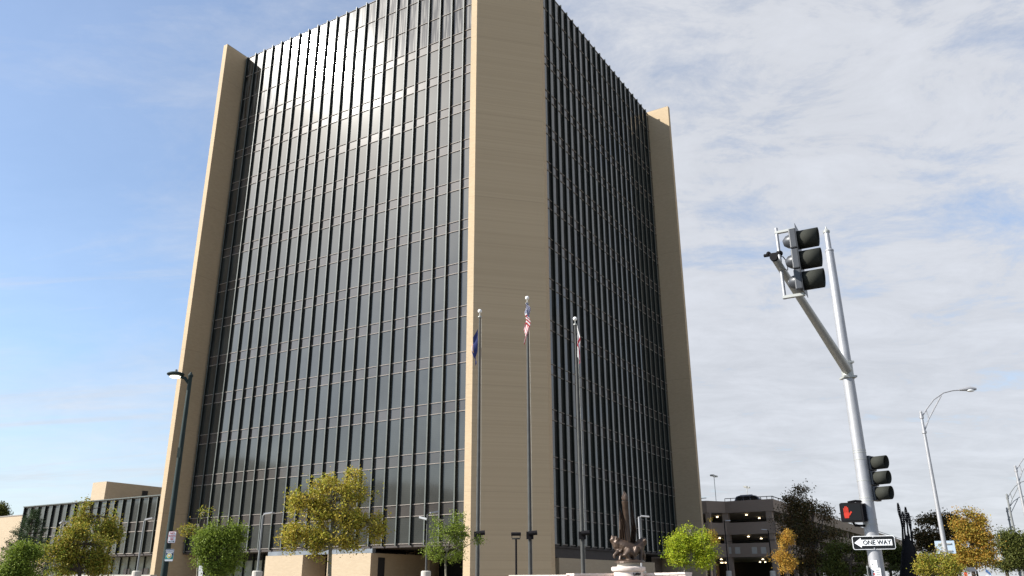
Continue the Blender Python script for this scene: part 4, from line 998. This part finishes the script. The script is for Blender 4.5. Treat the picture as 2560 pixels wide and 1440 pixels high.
def tree(name, label, D, trunk, blobs, leaf, mat, bark='bark_dark', nleaf=9000, tr=.12, seed=1, group=None, depth=1.0, cluster=.32, cat='tree', loose=1.0, per=26):
    """trunk: (px_base, px_top, py_split); blobs: (px, py, rx, ry) in photo pixels; real positions at distance D"""
    rng = np.random.default_rng(seed)
    base = at(trunk[0], 1440, D); fork = at(trunk[1], trunk[2], D)
    base = Vector((base.x, base.y, .13)); root = thing(name, label, cat, base, 0, group)
    fwd = Vector((base.x, base.y, 0)).normalized(); rt = Vector((fwd.y, -fwd.x, 0))
    k_ = mpp(trunk[0], 1380, D) * .93; gap = max(1.0, D / 34)
    leaf *= .74; nleaf = int(nleaf * 2.1); cluster *= .74
    tips = []; tw = []
    tot = sum(b[2] * b[3] for b in blobs)
    ncl = max(10, nleaf // per)
    for (px, py, rx, ry) in blobs:
        c = at(px, py, D); m = max(2, int(ncl * rx * ry / tot))
        q = rng.normal(size=(m, 3)); q /= np.linalg.norm(q, axis=1)[:, None]; q *= rng.uniform(.25, 1.0, m)[:, None] ** .5
        far = rng.uniform(0, 1, m) < .13
        q[far] *= rng.uniform(1.1, 1.5, far.sum())[:, None] / np.maximum(.3, np.linalg.norm(q[far], axis=1))[:, None]
        for u in q:
            p = c + rt * float(u[0]) * rx * k_ + fwd * float(u[1]) * (rx + ry) * .5 * k_ * depth + Vector((0, 0, float(u[2]) * ry * k_))
            nz = math.sin(p.x * 6.1 / gap + seed) + math.sin(p.y * 5.3 / gap + 1.7 * seed) + math.sin(p.z * 6.7 / gap + .6 * seed + p.x * 2 / gap)
            if nz < -.45: continue
            tips.append((p, c))
    # wood: trunk, a limb per blob, a twig per cluster
    wd = MB(); O = base
    tpth = [Vector((0, 0, 0)), (fork - O) * .5 + rt * .04, fork - O]
    top = max((t[0].z for t in tips)); 
    apex = Vector((fork.x, fork.y, 0)) * 1.0; apex.z = fork.z + (top - fork.z) * .75
    cx = sum((b[0] * b[2] * b[3] for b in blobs)) / tot; ap = at(cx, 1300, D); apex.x = ap.x; apex.y = ap.y
    tpth += [(fork - O) * .5 + (apex - O) * .5, apex - O]
    wd.tube(tpth, [tr, tr * .85, tr * .7, tr * .4, tr * .12], 10)
    limbs = []
    for (px, py, rx, ry) in blobs:
        c = at(px, py, D); zst = fork.z + max(0, (c.z - fork.z)) * rng.uniform(.1, .45); 
        s = fork.lerp(apex, min(1, max(0, (zst - fork.z) / max(.1, apex.z - fork.z)))) - O
        e = c - O; mid = s.lerp(e, .5) + Vector((0, 0, -.12 * (e - s).length * .3))
        wd.tube([s, mid, e], [tr * .45, tr * .3, tr * .15], 6); limbs.append((s, mid, e))
    for j, (p, c) in enumerate(tips):
        if j % 2 and len(tips) > 200: continue
        # start from nearest limb point
        e = c - O; s = e.lerp(p - O, .05)
        wd.tube([s, (s + (p - O)) * .5 + Vector((0, 0, .03)), p - O], [.018 * max(1, tr / .12), .012, .006], 4, cap=False)
    part('trunk', wd, M[bark], root, True)
    P = []; tone = []
    for p, c in tips:
        n = rng.poisson(per); g_ = rng.normal(size=(n, 3)) * cluster * np.array([1, 1, .75]) * rng.uniform(.6, 1.35) * loose
        P.append(np.array(p - O) + g_); tone.append(np.clip(rng.uniform(0, 1) * .6 + rng.uniform(0, .55, n) * .75, 0, 1))
    P = np.concatenate(P); tone = np.concatenate(tone)
    me = leaves_mesh('crown', P, leaf, tone, rng); me.materials.append(LM[mat])
    link('crown', me, None, root)
    return root
G1 = 'young street trees in front of the tower'
tree('maple_tree', 'largest yellow-leaved tree in front of the glass facade', 30, (822, 826, 1370),
     [(880, 1195, 38, 26), (830, 1215, 55, 30), (775, 1245, 45, 28), (850, 1250, 70, 34), (745, 1260, 28, 20), (790, 1290, 55, 34), (860, 1300, 60, 34), (925, 1310, 42, 32), (740, 1330, 34, 26), (790, 1345, 55, 30), (860, 1345, 60, 30), (930, 1335, 30, 22), (730, 1365, 24, 14), (800, 1380, 50, 14), (905, 1215, 22, 20)],
     .115, 'yellow', 'bark_pale', 15000, .085, 11, G1, .9, .19)
tree('ash_tree', 'round bushy green tree left of the grey lamp post', 29, (540, 545, 1425),
     [(555, 1325, 42, 26), (530, 1345, 40, 30), (590, 1335, 30, 24), (555, 1365, 58, 30), (540, 1395, 46, 26), (575, 1400, 40, 24), (550, 1425, 40, 18), (505, 1370, 16, 18)],
     .085, 'green', 'bark_dark', 11000, .07, 12, G1, .9, .15)
tree('maple_tree', 'sparse orange and yellow sapling with a thin pale trunk by the brown tower fin', 33, (494, 497, 1380),
     [(502, 1285, 20, 20), (497, 1310, 16, 20), (512, 1300, 14, 16), (470, 1325, 20, 12), (488, 1340, 20, 14), (478, 1362, 20, 12), (503, 1345, 14, 22)],
     .095, 'olive', 'bark_pale', 1500, .045, 13, G1, .9, .15)
tree('ash_tree', 'small loose green tree overlapping the lit brick edge of the tower', 32, (1117, 1113, 1400),
     [(1110, 1300, 30, 18), (1140, 1308, 45, 22), (1130, 1335, 46, 26), (1175, 1320, 24, 26), (1110, 1355, 36, 20), (1090, 1380, 26, 18), (1140, 1370, 40, 20), (1190, 1350, 14, 26), (1120, 1392, 36, 10)],
     .085, 'green', 'bark_pale', 7500, .05, 14, G1, .8, .15)
tree('maple_tree', 'tall olive and orange tree in front of the dark glass wing', 40, (232, 240, 1400),
     [(230, 1272, 38, 20), (250, 1290, 45, 24), (215, 1300, 28, 22), (262, 1320, 32, 22), (245, 1345, 45, 24), (285, 1340, 20, 20)],
     .11, 'olive', 'bark_dark', 7000, .09, 15, G1, .9, .20)
tree('maple_tree', 'broad low orange and green tree below the tall olive one', 36, (200, 200, 1430),
     [(190, 1330, 30, 20), (170, 1350, 45, 24), (210, 1360, 50, 26), (155, 1385, 50, 26), (215, 1395, 52, 26), (130, 1410, 30, 20), (180, 1425, 60, 20), (250, 1400, 28, 22), (230, 1430, 40, 14)],
     .11, 'olive', 'bark_dark', 12000, .09, 16, G1, .9, .20)
tree('maple_tree', 'low green bush-like tree at the lower left corner', 34, (62, 62, 1435),
     [(55, 1375, 26, 16), (45, 1398, 40, 18), (90, 1385, 24, 18), (40, 1425, 40, 16), (90, 1415, 30, 18), (75, 1435, 40, 12), (15, 1440, 16, 10)],
     .10, 'green', 'bark_dark', 7000, .07, 17, G1, .9, .18)
tree('distant_tree', 'dark little tree top rising over the brick wall at the left edge', 130, (4, 2, 1330), [(4, 1272, 14, 14), (8, 1282, 14, 10), (-4, 1275, 14, 16)], .3, 'darkgreen', 'bark_dark', 1500, .2, 18, None, 1, .35)
tree('locust_tree', 'bright lime-yellow rounded tree right of the statue', 34, (1713, 1710, 1410),
     [(1725, 1338, 36, 16), (1700, 1355, 36, 20), (1750, 1355, 34, 22), (1690, 1380, 28, 18), (1725, 1378, 46, 22), (1762, 1385, 26, 20), (1715, 1400, 40, 14), (1760, 1410, 20, 12)],
     .085, 'lime', 'bark_pale', 9500, .05, 19, G1, .9, .14)
tree('cherry_tree', 'thin copper-leaved tree peeking out behind the lime-yellow one', 52, (1776, 1778, 1390), [(1778, 1310, 5, 16), (1782, 1335, 8, 18), (1788, 1360, 9, 18), (1784, 1385, 9, 12)], .11, 'rust', 'bark_dark', 1100, .05, 20, None, .9, .17)
tree('pear_tree', 'narrow flame-shaped orange tree in front of the parking garage', 50, (1970, 1968, 1425),
     [(1968, 1318, 6, 14), (1970, 1340, 13, 18), (1964, 1362, 17, 20), (1978, 1372, 16, 20), (1955, 1392, 20, 16), (1980, 1398, 20, 18), (1968, 1418, 18, 14)], .10, 'orange', 'bark_dark', 4600, .06, 21, None, .9, .16)
tree('oak_tree', 'big dark tree with open top standing before the parking garage', 82, (2030, 2030, 1400),
     [(2003, 1232, 16, 18), (2030, 1240, 12, 14), (1985, 1255, 24, 22), (2035, 1262, 20, 24), (2010, 1280, 50, 28), (1975, 1290, 28, 22), (2050, 1300, 36, 26), (2000, 1320, 60, 30), (2060, 1330, 50, 30), (2030, 1360, 64, 34), (2070, 1385, 60, 34), (2020, 1410, 50, 30), (2100, 1425, 60, 20), (2065, 1278, 16, 12)],
     .24, 'dark', 'bark_dark', 14000, .22, 22, None, .7, .42)
tree('pine_tree_clump', 'dark green trees under the parking garage side, left of the ONE WAY sign', 78, (2125, 2125, 1420),
     [(2100, 1375, 40, 20), (2145, 1365, 34, 18), (2120, 1400, 60, 28), (2165, 1400, 30, 30), (2120, 1428, 60, 20), (2080, 1425, 30, 18)], .22, 'darkgreen', 'bark_dark', 8000, .18, 23, None, .7, .36)
tree('hedge_tree', 'mid-green rounded tree right of the mast below the ONE WAY sign', 95, (2225, 2225, 1420),
     [(2232, 1368, 24, 16), (2215, 1385, 26, 20), (2250, 1390, 26, 22), (2225, 1415, 44, 26), (2270, 1415, 20, 24)], .26, 'darkgreen', 'bark_dark', 5500, .2, 24, None, .7, .42)
tree('oak_tree', 'very dark broad tree behind the wheat sculpture', 92, (2345, 2345, 1420),
     [(2315, 1305, 26, 18), (2340, 1300, 30, 16), (2375, 1302, 30, 18), (2305, 1335, 30, 28), (2350, 1335, 50, 32), (2395, 1330, 20, 28), (2320, 1375, 40, 32), (2365, 1380, 44, 34), (2330, 1420, 60, 24)], .26, 'dark', 'bark_dark', 12000, .22, 25, None, .7, .42)
tree('maple_tree', 'tall orange-brown tree right of the very dark tree', 66, (2430, 2430, 1410),
     [(2415, 1290, 26, 16), (2440, 1305, 28, 22), (2405, 1310, 22, 22), (2425, 1335, 40, 26), (2455, 1340, 20, 26), (2420, 1370, 40, 28), (2465, 1375, 28, 22), (2440, 1400, 48, 20), (2400, 1405, 30, 20)], .17, 'rust', 'bark_dark', 10000, .16, 26, None, .8, .30)
tree('maple_tree', 'small pale yellow-green tree under the back of the road sign', 44, (2345, 2345, 1430),
     [(2335, 1378, 14, 14), (2320, 1395, 22, 16), (2365, 1395, 26, 18), (2340, 1415, 40, 20), (2390, 1415, 20, 18), (2310, 1428, 20, 12), (2360, 1435, 40, 10)], .10, 'olive', 'bark_dark', 5500, .06, 27, None, .8, .17)
tree('maple_tree', 'green and yellow tree at the right edge behind the street lights', 70, (2515, 2515, 1420),
     [(2505, 1340, 18, 14), (2530, 1345, 20, 18), (2560, 1350, 20, 20), (2505, 1370, 24, 22), (2540, 1380, 34, 28), (2515, 1405, 44, 22), (2570, 1400, 24, 30)], .18, 'darkgreen', 'bark_dark', 8000, .16, 28, None, .8, .32)
bpy.data.objects['pine_tree_clump'].name = 'elm_tree'; bpy.data.objects['hedge_tree'].name = 'elm_tree'

# conifer at the left
def conifer(px, ytop, D, label, wpx, seed):
    rng = np.random.default_rng(seed); T = at(px, ytop, D); base = at(px - 12, 1440, D)
    O = Vector((base.x, base.y, .13)); t = thing('spruce_tree', label, 'tree', O); h = T.z - .13; k_ = mpp(px, 1380, D)
    Rm = wpx * k_ * 1.25; wd = MB().tube([(0, 0, 0), (0, 0, h)], [.12, .02], 8); P = []; tone = []
    for i in range(26):
        f = i / 26; z = .8 + (h - .9) * f; r_ = Rm * (1 - f) ** .85 * rng.uniform(.85, 1.15) + .1
        for j in range(9):
            a = rng.uniform(0, 6.28); e = Vector((math.cos(a) * r_, math.sin(a) * r_, z + r_ * .30)); m_ = Vector((math.cos(a) * r_ * .5, math.sin(a) * r_ * .5, z - .02))
            wd.tube([(0, 0, z), m_, e], [.02, .014, .005], 4, cap=False)
            n = int(90 * r_) + 20; s = rng.uniform(.15, 1, n) ** .7
            q = np.outer((1 - s) ** 2, np.array((0, 0, z))) + np.outer(2 * s * (1 - s), np.array(m_)) + np.outer(s * s, np.array(e))
            P.append(q + rng.normal(size=(n, 3)) * .055); tone.append(rng.uniform(0, 1, n) * .6 + rng.uniform(0, .4))
    part('trunk', wd, M['bark_dark'], t)
    me = leaves_mesh('crown', np.concatenate(P), .10, np.clip(np.concatenate(tone), 0, 1), rng, aspect=.16); me.materials.append(LM['needle']); link('crown', me, None, t)
conifer(66, 1264, 42, 'dark green spruce at the far left beside the glass wing', 84, 31)

# wheat-ear sculpture
t = thing('wheat_sculpture', 'dark metal sculpture of four tall wheat ears over a black trunk-like mass', 'sculpture', at(2268, 1440, 84) * 1.0)
WP = t.location.copy(); t.location.z = .13; kw = mpp(2268, 1380, 84)
def wp(px, py, dy=0): q = at(px, py, 84); return Vector((q.x - WP.x, q.y - WP.y + dy, q.z - .13))
for (p0, p1, p2) in (((2259, 1375), (2256, 1320), (2245, 1262)), ((2268, 1385), (2262, 1330), (2257, 1283)), ((2276, 1370), (2270, 1330), (2264, 1272)), ((2282, 1370), (2278, 1330), (2271, 1286))):
    s = part('stalk', MB().tube([wp(*p0), wp(*p1), wp(*p2)], [.12, .08, .05], 8), M['bronze_dark'], t, True)
    er = MB(); A = wp(*p2); d = (wp(*p2) - wp(*p1)).normalized()
    for i in range(10):
        c = A - d * (.26 * (9 - i) * .6); rr = .13 * math.sin(math.pi * (i + 1.2) / 11.5)
        for q in (-1, 1): er.tube([c, c + Vector((q * rr * .9, 0, .08)), c + Vector((q * rr * 1.2, 0, .20))], [.05, .05, .01], 6)
        er.ball(c, .05, .05, .09, 6, 5)
    part('ear', er, M['bronze_dark'], s, True)
part('base_mass', MB().tube([wp(2268, 1470), wp(2272, 1420), wp(2271, 1385), wp(2270, 1358), wp(2266, 1338)], [.75, .68, .58, .38, .06], 10).tube([wp(2284, 1440), wp(2287, 1400), wp(2284, 1365)], [.4, .4, .1], 8), M['bronze_dark'], t, True)

# playground bits at the lower right
def playset():
    D = 58
    t = thing('play_kiosk', 'small play kiosk with dark roof and a red panel at the bottom right', 'kiosk', (at(2430, 1440, D).x, at(2430, 1440, D).y, .13), R(-28)); k_ = mpp(2430, 1430, D)
    zt_ = at(2430, 1422, D).z - .13
    part('roof', MB().add([(-17 * k_, -.6, zt_ - .15), (17 * k_, -.6, zt_ - .15), (17 * k_, .6, zt_ - .15), (-17 * k_, .6, zt_ - .15), (-8 * k_, 0, zt_ + .08), (8 * k_, 0, zt_ + .08)], [(3, 2, 1, 0), (0, 1, 5, 4), (2, 3, 4, 5), (1, 2, 5), (3, 0, 4)]), M['sig_black'], t)
    for s in (-1, 1): part('post', MB().box(s * 14 * k_ - .05, s * 14 * k_ + .05, -.05, .05, 0, zt_ - .15), M['bronze_dark'], t)
    part('panel', MB().box(-19 * k_, -11 * k_, -.2, -.1, .3, zt_ - .2), M['redpost'], t)
    t = thing('play_slide', 'small play tower with a blue hood and pale slide at the bottom right', 'slide', (at(2472, 1440, D).x, at(2472, 1440, D).y, .13), R(-28))
    zt_ = at(2472, 1424, D).z - .13
    part('hood', MB().add([(-6 * k_, -.3, zt_ - .1), (6 * k_, -.3, zt_ - .35), (6 * k_, .3, zt_ - .35), (-6 * k_, .3, zt_ - .1), (-4 * k_, 0, zt_ + .05), (6 * k_, 0, zt_ - .2)], [(3, 2, 1, 0), (0, 1, 5, 4), (2, 3, 4, 5), (1, 2, 5), (3, 0, 4)]), M['bluepaint'], t)
    part('slide_chute', MB().obox((.25, 0, zt_ - .75), (.35, 0, -.45), (0, .25, 0), (.02, 0, .02)), M['white_metal'], t)
    for s in (-1, 1): part('post', MB().box(s * 5 * k_ - .04, s * 5 * k_ + .04, -.05, .05, 0, zt_ - .3), M['white_metal'], t)
playset()

# ------------------------------------------------------------------ the street opposite (seen only mirrored in the glass)
def far_building(name, label, loc, sz, rz, cols=8, rowsn=6):
    t = thing(name, label, 'building', loc, rz); a, b, h = sz
    part('wall', MB().box(-a / 2, a / 2, -b / 2, b / 2, 0, h), M['far_bldg'], t)
    mb = MB()
    for i in range(cols):
        for j in range(rowsn):
            x = -a / 2 + (i + .5) * a / cols; z = (j + .5) * h / rowsn
            mb.box(x - a / cols * .3, x + a / cols * .3, b / 2 + .003, b / 2 + .05, z - h / rowsn * .25, z + h / rowsn * .25)
            mb.box(x - a / cols * .3, x + a / cols * .3, -b / 2 - .05, -b / 2 - .003, z - h / rowsn * .25, z + h / rowsn * .25)
    part('window', mb, M['dark_glass'], t, stuff=True)
    part('roof_parapet', MB().box(-a / 2 - .1, a / 2 + .1, -b / 2 - .1, b / 2 + .1, h + .003, h + .6), M['concrete'], t)
def refl(px, py, D):    # place seen in the left facade's mirror at that pixel
    r = ray(px, py); b, z = hitL(px, py, 0); P = world(0, b); 
    d = Vector((r.x, r.y, 0)).normalized(); d2 = d - 2 * d.dot(dR) * dR
    return P + d2 * D
Q1 = refl(595, 1260, 260); far_building('office_block', 'grey office block across the street, mirrored in the tower glass', (Q1.x, Q1.y, 0), (26, 22, 46), TH, 8, 9)
Q1 = refl(700, 1300, 230); far_building('office_block', 'long low grey building across the street, mirrored in the tower glass', (Q1.x, Q1.y, 0), (30, 130, 30), TH, 6, 4)
Q1 = refl(930, 1290, 200); far_building('office_block', 'wide brown building across the street, mirrored low in the glass', (Q1.x, Q1.y, 0), (24, 44, 25), TH, 6, 4)
